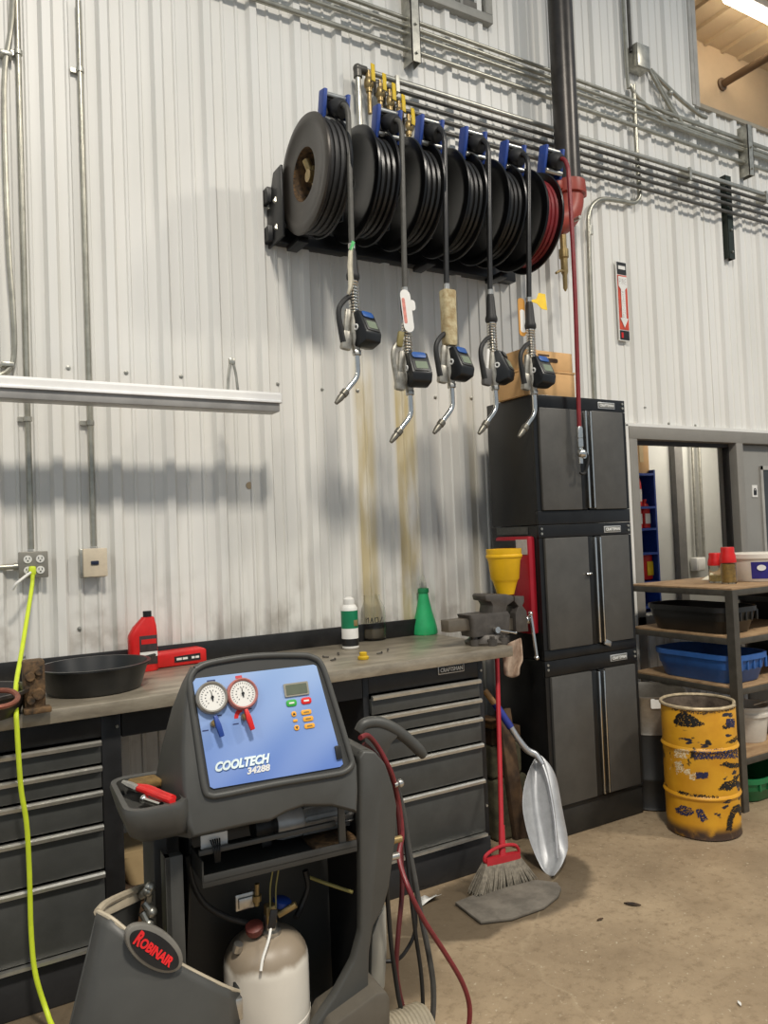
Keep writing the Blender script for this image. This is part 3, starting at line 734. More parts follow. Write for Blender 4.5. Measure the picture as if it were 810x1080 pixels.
HP = [(371, 262), (427, 308), (471, 304), (517, 310), (558, 318), (611, 452)]
HY = [3.04, 3.04, 3.04, 3.04, 3.04, 3.02]
GT = [(358, 112), (414, 128), (459, 138), (505, 150), (547, 164), (588, 168)]
WORD = ['first', 'second', 'third', 'fourth', 'fifth', 'sixth']
for i in range(6):
    x = RX0 + i * RPI
    red = i == 5
    t = thing('hose_reel', ('leftmost black hose reel, its wide flange facing out' if i == 0 else ('sixth hose reel, the one with the red air hose, beside the black pole' if red else WORD[i] + ' black hose reel from the left in the row on the wall')), 'hose reel', (x, RY, RZ), 'hose reels on the wall')
    xw = .12
    hub = .17 if i == 0 else .15
    # flanges: pressed discs with a rolled rim and an open hub
    for k, (xf, d) in enumerate(((x, 1), (x + xw, -1))):
        r_in = .125 if (k == 0 and i == 0) else .03
        prof = [(r_in, .012), (r_in, 0), (r_in + .02, -.002), (RR * .80, .0), (RR * .84, -.006), (RR * .93, -.006), (RR, -.002), (RR + .004, .006), (RR, .012), (RR * .9, .006), (r_in + .03, .010), (r_in, .012)]
        MB().lathe(prof, (xf, RY, RZ), (d, 0, 0), 56, False, False).build('flange', m_flange if (i == 0 and k == 0) else m_reel, t, 40)
    MB().lathe([(.125, 0), (.125, xw)], (x, RY, RZ), (1, 0, 0), 36, False, False).lathe([(.001, .115), (.12, .115)], (x, RY, RZ), (1, 0, 0), 36, False, False).build('drum', m_dirty if i == 0 else m_reel, t)
    MB().lathe([(.03, .02), (.03, .06), (.045, .06), (.045, .12)], (x, RY, RZ), (1, 0, 0), 20, True, False).box((x + .07, RY + .02, RZ + .035), (.05, .05, .05), None, .012).cyl((x + .05, RY + .02, RZ + .03), (x + .03, RY + .03, RZ + .09), .02, n=12).build('swivel', m_brass if i == 0 else m_steel, t)
    # wound hose: coils side by side
    mb = MB(); rh = .0135
    for lay in range(2 if i else 3):
        n = 4
        for q in range(n):
            mb.torus((x + .022 + q * .030, RY, RZ), (1, 0, 0), RR - (.024 if i == 0 else .05) - lay * .026, .0145, 44, 7)
    mb.build('hose_coil', m_redhose if red else (m_rub if i == 0 else m_hose), t)
    # frame: arm behind the reel carrying the hose guide
    g = OY(*GT[i], 3.13)
    MB().box((x + xw + .05, RY + .06, RZ + .02), (.012, .34, .42), (math.radians(12), 0, 0), .004).build('side_frame', m_reel, t)
    mb = MB()
    for d in (-.05, .05):
        mb.tube([(x + xw + .045, RY + .16, RZ + .12), (g.x + d, RY + .10, RZ + .26), (g.x + d, g.y + .09, g.z - .06)], .014, 8, 4)
    mb.build('guide_arm', m_reel, t)
    # guide: two blue cheeks, steel rollers and a rubber ball stop
    for d in (-.066, .056):
        MB().box((g.x + d, g.y + .05, g.z + .0), (.020, .062, .165), (math.radians(14), 0, 0), .006).build('guide_cheek', m_blue, t)
    MB().box((g.x - .006, g.y + .075, g.z + .0), (.12, .012, .14), (math.radians(14), 0, 0), .004).build('guide_plate', mat('guide_grey', (92, 92, 94), .4, .4), t)
    for (dy, dz) in ((.03, .06), (.06, .07), (.03, -.06)):
        s = MB().cyl((g.x - .066, g.y + dy, g.z + dz), (g.x + .052, g.y + dy, g.z + dz), .013, n=12).build('roller', m_steel, t)
    MB().lathe([(.018, -.045), (.040, -.038), (.047, -.01), (.047, .012), (.038, .034), (.018, .04)], (g.x + .004, g.y + .015, g.z - .004), (.25, -.8, -.5), 20).build('hose_stop', m_rub, t)
    # hanging hose
    e = OY(*HP[i], HY[i])
    pts = [(g.x, g.y + .10, g.z + .015), (g.x + .003, g.y - .02, g.z - .006), (g.x * .93 + e.x * .07 + .008, g.y - .065, g.z - .06), (g.x * .8 + e.x * .2 + .004, g.y * .5 + e.y * .5 - .03, g.z - .20), (g.x * .4 + e.x * .6, e.y, (g.z + e.z) / 2), (e.x, e.y, e.z)]
    MB().tube(pts, .0135 if not red else .012, 12, 8).build('hose', m_grey_hose if i < 2 else (m_redhose if red else m_hose), t)
m_tag = MATS['guide_grey']

# ------------------------------------------------------------------ oil nozzles with meters
m_meter = mat('meter_black', (24, 25, 26), .38, 0, .15, 20)
m_mblue = mat('meter_blue', (40, 84, 150), .4, 0, .12, 20)
m_lcd = mat('meter_lcd', (122, 132, 112), .25, 0, .08, 10)
m_cast = mat('cast_aluminium', (160, 156, 146), .42, .65, .25, 30)
m_wrap = mat('beige_wrap', (196, 184, 148), .75, 0, .2, 24, .3, c2=(150, 128, 88))
NZ = [dict(ry=18, lab='leftmost oil nozzle, with a pale paper tag and green tip', grip='black', hs=1.0, g=1.0, sp=1.0),
      dict(ry=-6, lab='second oil nozzle from the left, with a white and red card tied on', grip='short', hs=.9, g=.9, sp=1.0),
      dict(ry=16, lab='middle oil nozzle with a beige wrapped grip', grip='wrap', hs=1.0, g=1.05, sp=1.05),
      dict(ry=34, lab='fourth oil nozzle from the left, no tag, meter face turned away', grip='black', hs=1.02, g=1.12, sp=1.05),
      dict(ry=8, lab='rightmost oil nozzle with a yellow tag at its grip', grip='black', hs=1.02, g=1.0, sp=1.05)]
for i, q in enumerate(NZ):
    o = OY(*HP[i], HY[i]); s = 1.0
    t = thing('oil_nozzle', q['lab'], 'nozzle', o, 'oil dispensing nozzles')
    X, Z = o.x, o.z; Yc = o.y
    def L(dx, dz, dy=0): return Vector((X + dx, Yc + dy, Z + dz))
    MB().cyl(L(0, .02), L(0, -.015), .017, n=12).build('swivel', m_steel, t)
    if q['grip'] == 'black':
        MB().lathe([(.016, .0), (.020, -.02), (.026, -.11), (.031, -.125), (.031, -.14), (.024, -.15)], L(0, 0), n=20).build('grip', m_rub, t)
    elif q['grip'] == 'wrap':
        mb = MB()
        mb.loft([[(X + .005 + a[0], Yc + a[1], Z + zz) for a in rrect(w, .058, .016)] for zz, w in ((-.012, .07), (-.02, .076), (-.10, .070), (-.20, .072), (-.275, .066), (-.285, .05))]); mb.build('grip', m_wrap, t)
    else:
        MB().lathe([(.018, .0), (.024, -.02), (.024, -.09), (.018, -.13)], L(0, 0), n=20).build('grip', m_rub, t)
    L0 = L
    def L(dx, dz, dy=0): return Vector((X + dx, Yc + dy, Z + dz - .055))
    if q['grip'] != 'wrap':
        pts = []; n = 11
        for k in range(n * 10 + 1):
            a = 2 * PI * k / 10; pts.append(L0(.0205 * math.cos(a), -.145 - .155 * k / (n * 10), .0205 * math.sin(a)))
        MB().tube(pts, .0055, 6, 0).cyl(L0(0, -.13), L0(0, -.31), .013, n=12).build('spring', m_chrome, t)
    # valve casting
    mb = MB()
    mb.tube([L(.0, -.235), L(-.004, -.30), L(-.004, -.36), L(.004, -.42)], [.020, .026, .027, .018], 14, 5)
    mb.build('valve_body', m_cast, t)
    R = Euler((0, 0, math.radians(q['ry']))).to_matrix()
    # trigger loop, in the plane that leaves the meter face
    ca, sa = math.cos(math.radians(8)), math.sin(math.radians(8))
    def G(dx, dz, dy=0): return L(dx * ca, dz, dx * sa + dy)
    MB().tube([G(-.010, -.165), G(-.045, -.185), G(-.080, -.225), G(-.088, -.27), G(-.078, -.33), G(-.066, -.385)], [.012, .012, .012, .012, .014, .016], 10, 5).build('trigger_guard', m_rub if i != 1 else m_cast, t)
    MB().box(G(-.052, -.375), (.052, .034, .09), (0, math.radians(8), 0), .012).build('guard_foot', m_cast if i != 3 else mat('foot_grey', (96, 94, 92), .5, .2), t)
    MB().box(G(-.046, -.30), (.030 if i != 3 else .018, .022, .14), (0, math.radians(8), 0), .009).build('trigger', m_white if i == 3 else m_cast, t)
    # meter head
    MR = frame(L(0, 0), R @ Vector((1, 0, 0)), (0, 0, 1))   # local x right, y up, z towards the viewer
    prof = [(.030, -.245), (.062, -.238), (.135, -.335), (.132, -.372), (.075, -.415), (.006, -.395), (.002, -.30)]
    Ms = frame(L(0, 0), R @ Vector((0, -1, 0)), (0, 0, 1))
    # side view: depth towards the viewer on x, height on y, extruded across the width
    side = [(-.02, -.245), (.040, -.238), (.088, -.345), (.080, -.385), (.030, -.405), (-.02, -.395)]
    wdt = .105
    Mx = Ms @ Matrix.Translation((0, 0, -wdt / 2))
    shift = Matrix.Translation(R @ Vector((.034, 0, 0)))
    MB().prism(side, shift @ Mx, wdt, .009).build('meter', m_meter, t)
    def F(u, v, d=0):   # on the sloping face: u across, v down the slope
        p0 = Vector((.040, -.238)); p1 = Vector((.088, -.345)); p = p0 + (p1 - p0) * v
        nrm = Vector((.107, .048)).normalized()
        p += nrm * d
        return shift @ (Ms @ Vector((p.x, p.y, u)))
    exv = (F(1, 0) - F(0, 0)).normalized(); eyv = (F(0, 0) - F(0, 1)).normalized()
    if exv.cross(eyv).y > 0: exv = -exv
    MB().prism(rrect(.072, .032, .012), frame(F(0, .17, .001), exv, eyv), .004, .001).build('label_plate', m_mblue if i != 3 else m_meter, t)
    MB().prism(rrect(.082, .062, .006), frame(F(0, .66, .0), exv, eyv), .004, .001).build('bezel', mat('bezel_grey', (64, 64, 62), .4), t)
    MB().prism(rrect(.062, .040, .004), frame(F(0, .66, .004), exv, eyv), .0015).build('screen', m_lcd, t)
    # round mark on the cheek of the head
    cheek = shift @ (Ms @ Vector((.025, -.315, wdt / 2 + .001))); c2 = shift @ (Ms @ Vector((.025, -.315, -wdt / 2 - .001)))
    for c in (cheek, c2):
        MB().torus(c, R @ Vector((1, 0, 0)), .011, .004, 20, 6).build('cheek_mark', m_letter, t)
    # spout
    k = 1.03
    MB().lathe([(.018, 0), (.021, -.005), (.021, -.022), (.016, -.026)], L(.004, -.412), n=8).build('nut', m_steel, t)
    MB().tube([L(.004, -.42), L(.006, -.46 * k), L(.004, -.505 * k), L(-.012, -.535 * k), L(-.045, -.57 * k), L(-.062, -.59 * k)], .0125, 12, 6).build('spout', m_chrome, t)
    d = (L(-.115, -.645 * k) - L(-.058, -.585 * k)); 
    MB().lathe([(.013, 0), (.019, .006), (.019, d.length * .35), (.015, d.length * .4), (.016, d.length * .6), (.009, d.length), (.005, d.length * 1.02)], L(-.055, -.582 * k), d, 12).build('spout_tip', mat('tip_steel', (120, 116, 106), .4, .7, .2, 30), t)
# tags tied to the nozzles
o = OY(*HP[0], HY[0])
t = thing('paper_tag', 'long pale paper tag with green tip on the leftmost nozzle', 'tag', o)
rows = []
for k, (dx, dz, w) in enumerate(((-.012, .01, .008), (-.022, -.03, .022), (-.028, -.09, .026), (-.026, -.15, .028), (-.03, -.19, .02), (-.045, -.225, .012))):
    rows.append([(o.x + dx - w / 2, o.y - .028, o.z + dz), (o.x + dx, o.y - .034 - .004 * (k % 2), o.z + dz), (o.x + dx + w / 2, o.y - .028, o.z + dz - .006)])
MB().sheet(rows).build('paper', mat('pale_paper', (214, 206, 184), .7, 0, .1, 30), t, solid=.0015)
MB().box((o.x - .016, o.y - .034, o.z - .002), (.016, .004, .045), (0, math.radians(20), 0), .001).build('green_tip', mat('green_tape', (70, 170, 96), .5), t)
o = OY(*HP[1], HY[1])
t = thing('card_tag', 'white card with red print tied on the second nozzle', 'tag', o)
M = frame((o.x - .012, o.y - .030, o.z - .10), (1, .1, .10), (-.10, 0, 1))
MB().prism(rrect(.06, .20, .028), M, .002).build('card', m_white, t)
MB().prism(rrect(.018, .12, .008, cx=-.016), M @ Matrix.Translation((0, 0, .002)), .001).build('red_print', mat('faded_red', (206, 130, 118), .6, 0, .2, 60), t)
MB().prism(rrect(.05, .05, .016, cx=.034, cy=.03), M @ Matrix.Translation((0, 0, -.006)), .002).build('card_flap', m_white, t)
MB().box((o.x - .05, o.y - .02, o.z - .235), (.03, .02, .075), (0, math.radians(12), 0), .006).build('cord_stop', mat('olive_tape', (130, 118, 70), .5), t)
o = OY(*HP[4], HY[4])
t = thing('yellow_tag', 'yellow tag tied to the rightmost nozzle', 'tag', o)
M = frame((o.x + .065, o.y - .02, o.z + .002), (1, -.1, .05), (0, 0, 1))
MB().prism([(-.062, .006), (-.03, .012), (-.012, .045), (.03, .04), (.034, -.045), (.0, -.04), (-.03, -.012), (-.062, -.004)], M, .002).build('card', mat('tag_yellow', (240, 200, 52), .55), t)
t = thing('amber_tag', 'amber edged white tag behind the grip of the rightmost nozzle', 'tag', o)
M = frame((o.x - .045, o.y + .012, o.z - .085), (1, .1, 0), (0, 0, 1))
MB().prism(rrect(.05, .20, .02), M, .002).build('card', mat('tag_amber', (196, 140, 60), .6), t)
MB().prism(rrect(.036, .12, .014, cy=-.02), M @ Matrix.Translation((.004, 0, .002)), .001).build('white_print', m_white, t)
# red air hose end with a coupler
o = OY(*HP[5], HY[5])
t = thing('air_coupler', 'chrome air coupler at the end of the red hose', 'coupler', o)
MB().lathe([(.015, .01), (.018, 0), (.018, -.05), (.015, -.052), (.018, -.056), (.018, -.10), (.013, -.105), (.013, -.12)], o, n=14).build('ferrule', m_chrome, t)
MB().ball(o + Vector((.004, -.005, -.135)), .026, 14).cyl(o + Vector((0, 0, -.12)), o + Vector((0, 0, -.19)), .012, n=10).torus(o + Vector((.012, -.012, -.145)), (0, 1, 0), .016, .005, 16, 6).build('coupler_body', m_chrome, t)
MB().tube([o + Vector(v) for v in ((.03, -.01, -.13), (.045, -.012, -.16), (.035, -.012, -.20), (.028, 0, -.235), (.008, 0, -.245), (-.012, 0, -.24))], [.005, .007, .007, .008, .008, .006], 8, 5).build('lever', m_rub, t)

# ------------------------------------------------------------------ workbench
BZ = 1.058; BY0, BY1 = 2.95, 3.672
bx1 = OY(541, 682, BY0).x
m_bench = mat('bench_steel', (170, 160, 142), .36, .35, .22, 5, 0, c2=(128, 119, 104), stretch=(1, 3, 3))
t = thing('workbench', 'long steel topped workbench along the wall with a black back rail', 'workbench', (.9, 3.3, 0))
MB().bx(-1.2, bx1, BY0, BY1, BZ - .05, BZ, .004).build('worktop', m_bench, t)
MB().bx(-1.2, bx1 - .03, W - .045, W - .03, BZ, OY(365, 660.5, W - .04).z, .002).build('back_rail', m_black, t)
MB().bx(.595, 1.622, BY0 + .07, BY0 + .10, BZ - .15, BZ - .05).build('apron', m_black, t)
# ------------------------------------------------------------------ drawer chests
DF = 3.02
m_edge = mat('drawer_edge', (196, 194, 186), .32, .8, .1, 30)
CH = [(-.125, .520, .591, 'tall grey drawer chest under the left end of the bench', 'left'), (1.655, 2.262, 2.292, 'grey drawer chest under the right end of the bench with a name badge', 'right')]
levels = [.915, .823, .734, .610, .440, .180]
for x0, x1, xo, lab, side in CH:
    t = thing('drawer_chest', lab, 'drawer chest', ((x0 + x1) / 2, 3.3, 0), 'drawer chests under the bench')
    bxl = x0 - .03 if side == 'right' else x0 - .03
    zt = BZ - .051
    mb = MB().bx(bxl, x0, DF, 3.62, .16, zt, .003).bx(x1, xo, DF, 3.62, .16, zt, .003).bx(x0, x1, 3.58, 3.62, .16, zt).bx(x0, x1, DF, 3.6, .15, .176).bx(x0, x1, DF, 3.6, levels[0] + .004, zt, .003)
    mb.build('body', m_black, t)
    MB().bx(bxl, xo, DF - .005, 3.62, 0.001, .155, .004).build('plinth', mat('plinth_grey', (42, 42, 43), .5, .1, .2, 8), t)
    for za, zb in zip(levels, levels[1:]):
        d = MB().bx(x0 + .004, x1 - .004, DF - .012, DF + .5, zb + .006, za - .022, .002).build('drawer', m_dgrey, t)
        MB().prism([(0, 0), (.018, .004), (.020, .016), (.012, .022), (0, .022)], frame((x0 + .004, DF - .012, za - .024), (0, -1, 0), (0, 0, 1), None) @ Matrix.Identity(4), -(x1 - x0 - .008)).build('handle', m_edge, d)
    MB().bx(x0 + .004, x1 - .004, DF - .03, DF - .004, .168, .180).build('bottom_edge', m_edge, t)
    for z in (.95, .3): MB().cyl((xo - .014, DF, z), (xo - .014, DF - .006, z), .006, n=8).build('bolt', m_galv, t)
    if side == 'right':
        a, b_ = OY(460.5, 701, DF), OY(490, 709, DF)
        c = Vector(((a.x + b_.x) / 2, DF - .002, (a.z + b_.z) / 2 - .001))
        bd = MB().box(c, (.150, .006, .040), None, .002).build('badge', mat('badge_silver', (206, 206, 204), .3, .5), t)
        MB().box(c - Vector((0, .003, 0)), (.142, .003, .032), None, .001).build('badge_field', m_black, t)
        text('CRAFTSMAN', 'lettering', m_letter, t, frame(c - Vector((0, .0045, 0)), (1, 0, 0), (0, 0, 1)), .128, .019, bold=.02)

# ------------------------------------------------------------------ things on the bench
def on(px, py): return OZ(px, py, BZ)
# big black drain pan on the bench
c0 = OZ(101, 733, BZ)
L_, R_ = OY(49, 712, 3.2), OY(154, 705, 3.2)
pc = OZ(100, 722, BZ + .02)
wd_ = .215
t = thing('drain_pan', 'round black drain pan with wavy rim on the left of the bench', 'pan', (pc.x, pc.y, BZ))
prof = [(.001, .003), (.165, .003), (.170, .0), (.176, .004), (.205, .096), (.216, .098), (.216, .104), (.202, .104), (.170, .014), (.001, .012)]
MB().lathe([(r, z) for r, z in prof], (pc.x, pc.y, BZ + .001), n=48, cap0=False, cap1=False).build('bowl', mat('pan_black', (30, 31, 31), .35, 0, .2, 12), t)
sp = MB()
aa = math.radians(8)
p0 = Vector((pc.x + .20 * math.cos(aa), pc.y + .20 * math.sin(aa), BZ + .100))
sp.loft([[p0 + Vector((dx, dy, dz)) for dx, dy, dz in ((0, -w, 0), (0, 0, -h), (0, w, 0), (0, 0, -h + .006))] for w, h in ((.04, .03),)] + [[p0 + Vector((.05 + dx, dy, .012 + dz)) for dx, dy, dz in ((0, -.012, 0), (0, 0, -.01), (0, .012, 0), (0, 0, -.005))]])
sp.build('spout', MATS['pan_black'], t)
# grimy machine part
pb = on(36, 752)
t = thing('rusty_block', 'grimy rusty metal block between the cord and the drain pan', 'machine part', (pb.x, pb.y, BZ))
px_ = OY(25, 720, pb.y).x; qx = OY(48, 720, pb.y).x; zt = OY(36, 697, pb.y).z
MB().bx(px_, qx, pb.y, pb.y + .07, BZ + .001, zt, .008).build('body', m_dirty, t)
for (u, v, r) in ((.3, .7, .018), (.65, .35, .022), (.7, .78, .014), (.3, .25, .016)):
    MB().cyl((px_ + (qx - px_) * u, pb.y, BZ + (zt - BZ) * v), (px_ + (qx - px_) * u, pb.y - .012, BZ + (zt - BZ) * v), r, r * .8, 10).build('boss', m_dirty, t)
MB().bx(px_ - .005, qx + .015, pb.y - .03, pb.y + .02, BZ + .001, BZ + .02, .004).build('flange', m_dirty, t)
# dark pan hanging over the left end with a copper tube ring
pc = on(-22, 752)
t = thing('left_drain_pan', 'dark pan at the left picture edge under a copper ring', 'pan', (pc.x, pc.y, BZ))
MB().lathe([(.001, .003), (.15, .003), (.165, .0), (.19, .07), (.205, .075), (.205, .085), (.19, .085), (.15, .012), (.001, .012)], (pc.x - .04, pc.y - .06, BZ + .001), n=40, cap0=False, cap1=False).build('bowl', mat('pan_brown', (48, 42, 38), .4, 0, .2, 10), t)
rc = OZ(5, 733, BZ + .10)
tag(MB().tube([(rc.x + .125 * math.cos(a) - .09, rc.y + .11 * math.sin(a) - .03, BZ + .096 + .012 * math.sin(a * 2)) for a in [2 * PI * k / 20 for k in range(24)]], .0085, 8, 4).build('copper_ring', mat('copper', (150, 92, 74), .4, .5, .15, 20)), 'bent copper tube ring lying on the left pan', 'tube')
# red oil bottle
pb = on(151, 709)
t = thing('oil_bottle', 'red motor oil bottle with black cap standing on the bench', 'bottle', (pb.x, pb.y, BZ))
xl, xr = OY(137, 690, pb.y).x, OY(167.5, 690, pb.y).x
zt = OY(156, 645, pb.y).z; H = zt - BZ; wB = xr - xl; cx = (xl + xr) / 2
lo = []
for s0, s1, z in ((.04, .96, 0), (0, 1, .02), (0, 1, .52), (.01, 1, .60), (.18, .98, .74), (.46, .93, .88), (.48, .90, .90)):
    a, b_ = xl + wB * s0, xl + wB * s1
    lo.append([(q[0], pb.y + .03 + q[1], BZ + .001 + H * z) for q in rrect(b_ - a, .062 if z < .8 else .044, .02, 4, (a + b_) / 2)])
MB().loft(lo).build('body', m_red, t)
xc = xl + wB * .69
MB().cyl((xc, pb.y + .03, BZ + H * .89), (xc, pb.y + .03, zt), .019, n=18).build('cap', m_black, t)
lb = MB().bx(xl + wB * .34, xr - .006, pb.y - .003, pb.y + .001, BZ + H * .12, BZ + H * .60, .001).build('paper_label', mat('label_dark', (58, 46, 46), .4, 0, .3, 40), t)
MB().bx(xl + wB * .34, xr - .006, pb.y - .004, pb.y - .003, BZ + H * .25, BZ + H * .33).build('silver_band', m_white, t)
MB().bx(xl + wB * .40, xr - .010, pb.y - .004, pb.y - .003, BZ + H * .46, BZ + H * .54).build('red_band', m_red, t)
# flat red bottle lying behind it
p0, p1 = on(167, 706.5), on(220, 699.5)
t = thing('red_tray', 'flat red plastic container lying on the bench behind the red bottle', 'container', (p0.x, p0.y, BZ))
d = (p1 - p0); d.z = 0; ln = d.length; ex = d.normalized()
M = frame(p0 + Vector((0, .02, .002)), ex, (0, 0, 1))
hh = .072
MB().prism([(0, 0), (ln, 0), (ln * 1.0, hh * .9), (ln * .90, hh), (ln * .05, hh * .95), (0, hh * .8)], M @ Matrix.Translation((0, 0, -.085)), .085, .010).build('body', m_red, t)
MB().prism([(ln * .34, hh * .25), (ln * .86, hh * .25), (ln * .86, hh * .68), (ln * .34, hh * .62)], M, .003).build('dark_label', m_black, t)
mb = MB()
for k, (a, b_) in enumerate(((.38, .48), (.50, .60), (.68, .74), (.76, .83))): mb.prism([(ln * a, hh * .38), (ln * b_, hh * .38), (ln * b_, hh * .52), (ln * a, hh * .52)], M, .0042)
mb.build('pale_print', m_white, t)
# spray can
pb = on(374, 685)
hz = OY(374, 630, pb.y).z - BZ; r = (OY(382.5, 660, pb.y).x - OY(365.5, 660, pb.y).x) / 2 * .93
t = thing('spray_can', 'white and green spray can with white cap on the bench', 'can', (pb.x, pb.y, BZ))
c = Vector((pb.x, pb.y + r, BZ + .001))
MB().lathe([(r * .9, 0), (r, .006), (r, hz * .78), (r * .93, hz * .80), (r * .8, hz * .84), (r * .6, hz * .86)], c, n=28).build('body', m_white, t)
MB().lathe([(r * 1.012, hz * .40), (r * 1.012, hz * .74)], c, n=28, cap0=False, cap1=False).build('green_band', mat('can_green', (16, 122, 82), .4, 0, .1, 10), t)
MB().lathe([(r * 1.012, hz * .06), (r * 1.012, hz * .20)], c, n=28, cap0=False, cap1=False).build('black_band', m_black, t)
MB().box(c + Vector((.012, -r * 1.0, hz * .5)), (.022, .004, .03), None, .001).build('gold_mark', m_brass, t)
MB().lathe([(r * .66, hz * .855), (r * .70, hz * .88), (r * .66, hz * .96), (r * .3, hz)], c, n=22).build('cap', m_white, t)
# clear jar with writing
pb = on(401, 676)
hz = OY(401, 628, pb.y).z - BZ; r = (OY(415, 660, pb.y).x - OY(388, 660, pb.y).x) / 2 * .93
t = thing('clear_jar', 'clear plastic jar with black marker writing, dark liquid at its bottom', 'jar', (pb.x, pb.y, BZ))
c = Vector((pb.x, pb.y + r, BZ + .001))
MB().lathe([(r * .92, 0), (r, .006), (r, hz * .55), (r * .92, hz * .72), (r * .62, hz * .90), (r * .58, hz), (r * .54, hz), (r * .58, hz * .9), (r * .88, hz * .72), (r * .96, hz * .55), (r * .96, .010), (.001, .009)], c, n=32, cap0=True, cap1=False).build('body', glass('clear_plastic', (.94, .95, .93, 1), .06, 1.25), t)
MB().lathe([(r * .90, .012), (r * .94, .014), (r * .94, hz * .26)], c, n=28).build('liquid', mat('dark_liquid', (88, 80, 68), .2, 0, .1), t)
wv = MB()
for k, (xa, za, xb, zb) in enumerate(((-.6, .40, -.6, .52), (-.6, .46, -.42, .52), (-.42, .40, -.42, .52), (-.3, .40, -.2, .52), (-.2, .52, -.1, .40), (-.26, .45, -.14, .45), (0, .40, 0, .52), (.05, .40, .25, .42), (.25, .42, .2, .52), (.2, .52, .02, .5), (.35, .40, .55, .52))):
    def cyl_(u, v): a = -PI / 2 + u * 1.1 - .35; return c + Vector((r * 1.02 * math.cos(a), r * 1.02 * math.sin(a), hz * v))
    wv.tube([cyl_(xa, za), cyl_((xa + xb) / 2, (za + zb) / 2), cyl_(xb, zb)], .0022, 5, 2)
wv.build('marker_writing', m_black, t)
# yellow cap
pb = on(385.5, 696)
t = thing('yellow_stopper', 'small yellow screw cap lying on the bench before the spray can', 'cap', (pb.x, pb.y, BZ))
MB().lathe([(.024, 0), (.026, .004), (.026, .012), (.022, .016)], (pb.x, pb.y + .02, BZ + .001), n=24).build('rim', mat('cap_yellow', (204, 168, 30), .45), t)
MB().lathe([(.017, .015), (.018, .030), (.014, .033), (.001, .031)], (pb.x, pb.y + .02, BZ + .001), n=20).build('crown', MATS['cap_yellow'], t)
# green funnel bottle
pb = on(456, 670)
hz = OY(456, 621, pb.y).z - BZ; r = (OY(469, 665, pb.y).x - OY(443, 665, pb.y).x) / 2 * .90
t = thing('green_funnel', 'translucent green cone shaped funnel bottle standing on the bench', 'funnel', (pb.x, pb.y, BZ))
c = Vector((pb.x, pb.y + r, BZ + .001))
m_green = mat('green_plastic', (46, 176, 110), .35, 0, .12, 8)
MB().lathe([(r * .95, 0), (r, .008), (r * .92, hz * .18), (r * .62, hz * .5), (r * .42, hz * .78), (r * .36, hz * .9), (r * .40, hz * .91)], c, n=32).build('cone', m_green, t)
MB().lathe([(r * .42, hz * .90), (r * .44, hz * .93), (r * .42, hz), (r * .2, hz * 1.01)], c, n=18).build('collar', mat('green_dark', (30, 130, 80), .4), t)
MB().lathe([(r * .26, hz), (r * .24, hz * 1.12), (r * .10, hz * 1.30)], c, n=14).build('tip', glass('clear_tip', (.95, .96, .93, 1), .1, 1.15), t)
# screws lying about
for (px, py, a) in ((351, 697, .4), (357, 691, 1.2), (344, 694, 2.2), (400, 690, .2), (409, 687, 1.0), (340, 706, .8)):
    p = on(px, py); u = Vector((math.cos(a), math.sin(a), 0)) * .014
    tag(MB().cyl(p - u + Vector((0, 0, .005)), p + u + Vector((0, 0, .005)), .0035, n=8).cyl(p + u + Vector((0, 0, .0065)), p + u * 1.25 + Vector((0, 0, .0065)), .006, n=6).build('screw', m_pipe), 'small loose screw lying on the bench near the spray can', 'screw', 'loose screws on the bench')

# ------------------------------------------------------------------ bench vise
vb = on(513, 681)
vy = vb.y + .07; vx = OY(512, 660, vy).x
s = .115 / (512 - 487) * 1.0
def VX(px, py=660): return OY(px, py, vy).x
def VZ(px, py): return OY(px, py, vy).z
t = thing('bench_vise', 'grey bench vise bolted to the right end of the bench', 'vise', (vx, vy, BZ))
m_vise = mat('vise_grey', (84, 79, 74), .5, .35, .2, 18, .1)
zb = BZ + .001
hb = (VZ(512, 668) - zb)
b = MB().lathe([(.105, 0), (.11, .012), (.085, .03), (.075, hb), (.001, hb)], (vx, vy, zb), n=32)
b.build('swivel_base', m_vise, t)
for a in (200, 250, 290, 340, 90):
    x, y = vx + .10 * math.cos(math.radians(a)), vy + .10 * math.sin(math.radians(a))
    MB().cyl((x, y, zb + .0), (x, y, zb + .03), .024, n=14).cyl((x, y, zb + .03), (x, y, zb + .045), .013, n=6).build('bolt_lug', m_vise, t)
MB().loft([[(q[0], q[1], z) for q in rrect(w, d, .015, 3, cx_, vy)] for w, d, z, cx_ in ((VX(530) - VX(492), .11, zb + hb - .004, (VX(530) + VX(492)) / 2), (VX(532) - VX(490), .12, VZ(512, 650), (VX(532) + VX(490)) / 2), (VX(530) - VX(488), .11, VZ(510, 646), (VX(530) + VX(488)) / 2))]).build('body', m_vise, t)
MB().prism([(VX(x_), VZ(x_, y_)) for x_, y_ in ((530, 668), (530, 653), (527, 645), (529, 638), (536, 633), (536, 628), (528, 626), (508, 626), (506, 628), (507, 633), (512, 634), (514, 638), (512, 650), (511, 668))], frame((0, vy + .055, 0), (1, 0, 0), (0, 0, 1)), .11, .004).build('fixed_jaw', m_vise, t)
MB().bx(VX(469), VX(492), vy - .035, vy + .035, VZ(460, 668), VZ(460, 655), .004).build('slide_bar', mat('slide_bar', (112, 104, 92), .4, .5, .15, 10), t)
MB().prism([(VX(x_), VZ(x_, y_)) for x_, y_ in ((537, 666), (550, 665), (549, 644), (545, 638), (547, 634), (547, 628), (537, 628), (537, 634), (541, 639), (537, 646))], frame((0, vy + .055, 0), (1, 0, 0), (0, 0, 1)), .11, .004).build('moving_jaw', m_vise, t)
MB().bx(VX(530), VX(540), vy - .03, vy + .03, VZ(535, 664), VZ(535, 652)).build('slide_bar', MATS['slide_bar'], t)
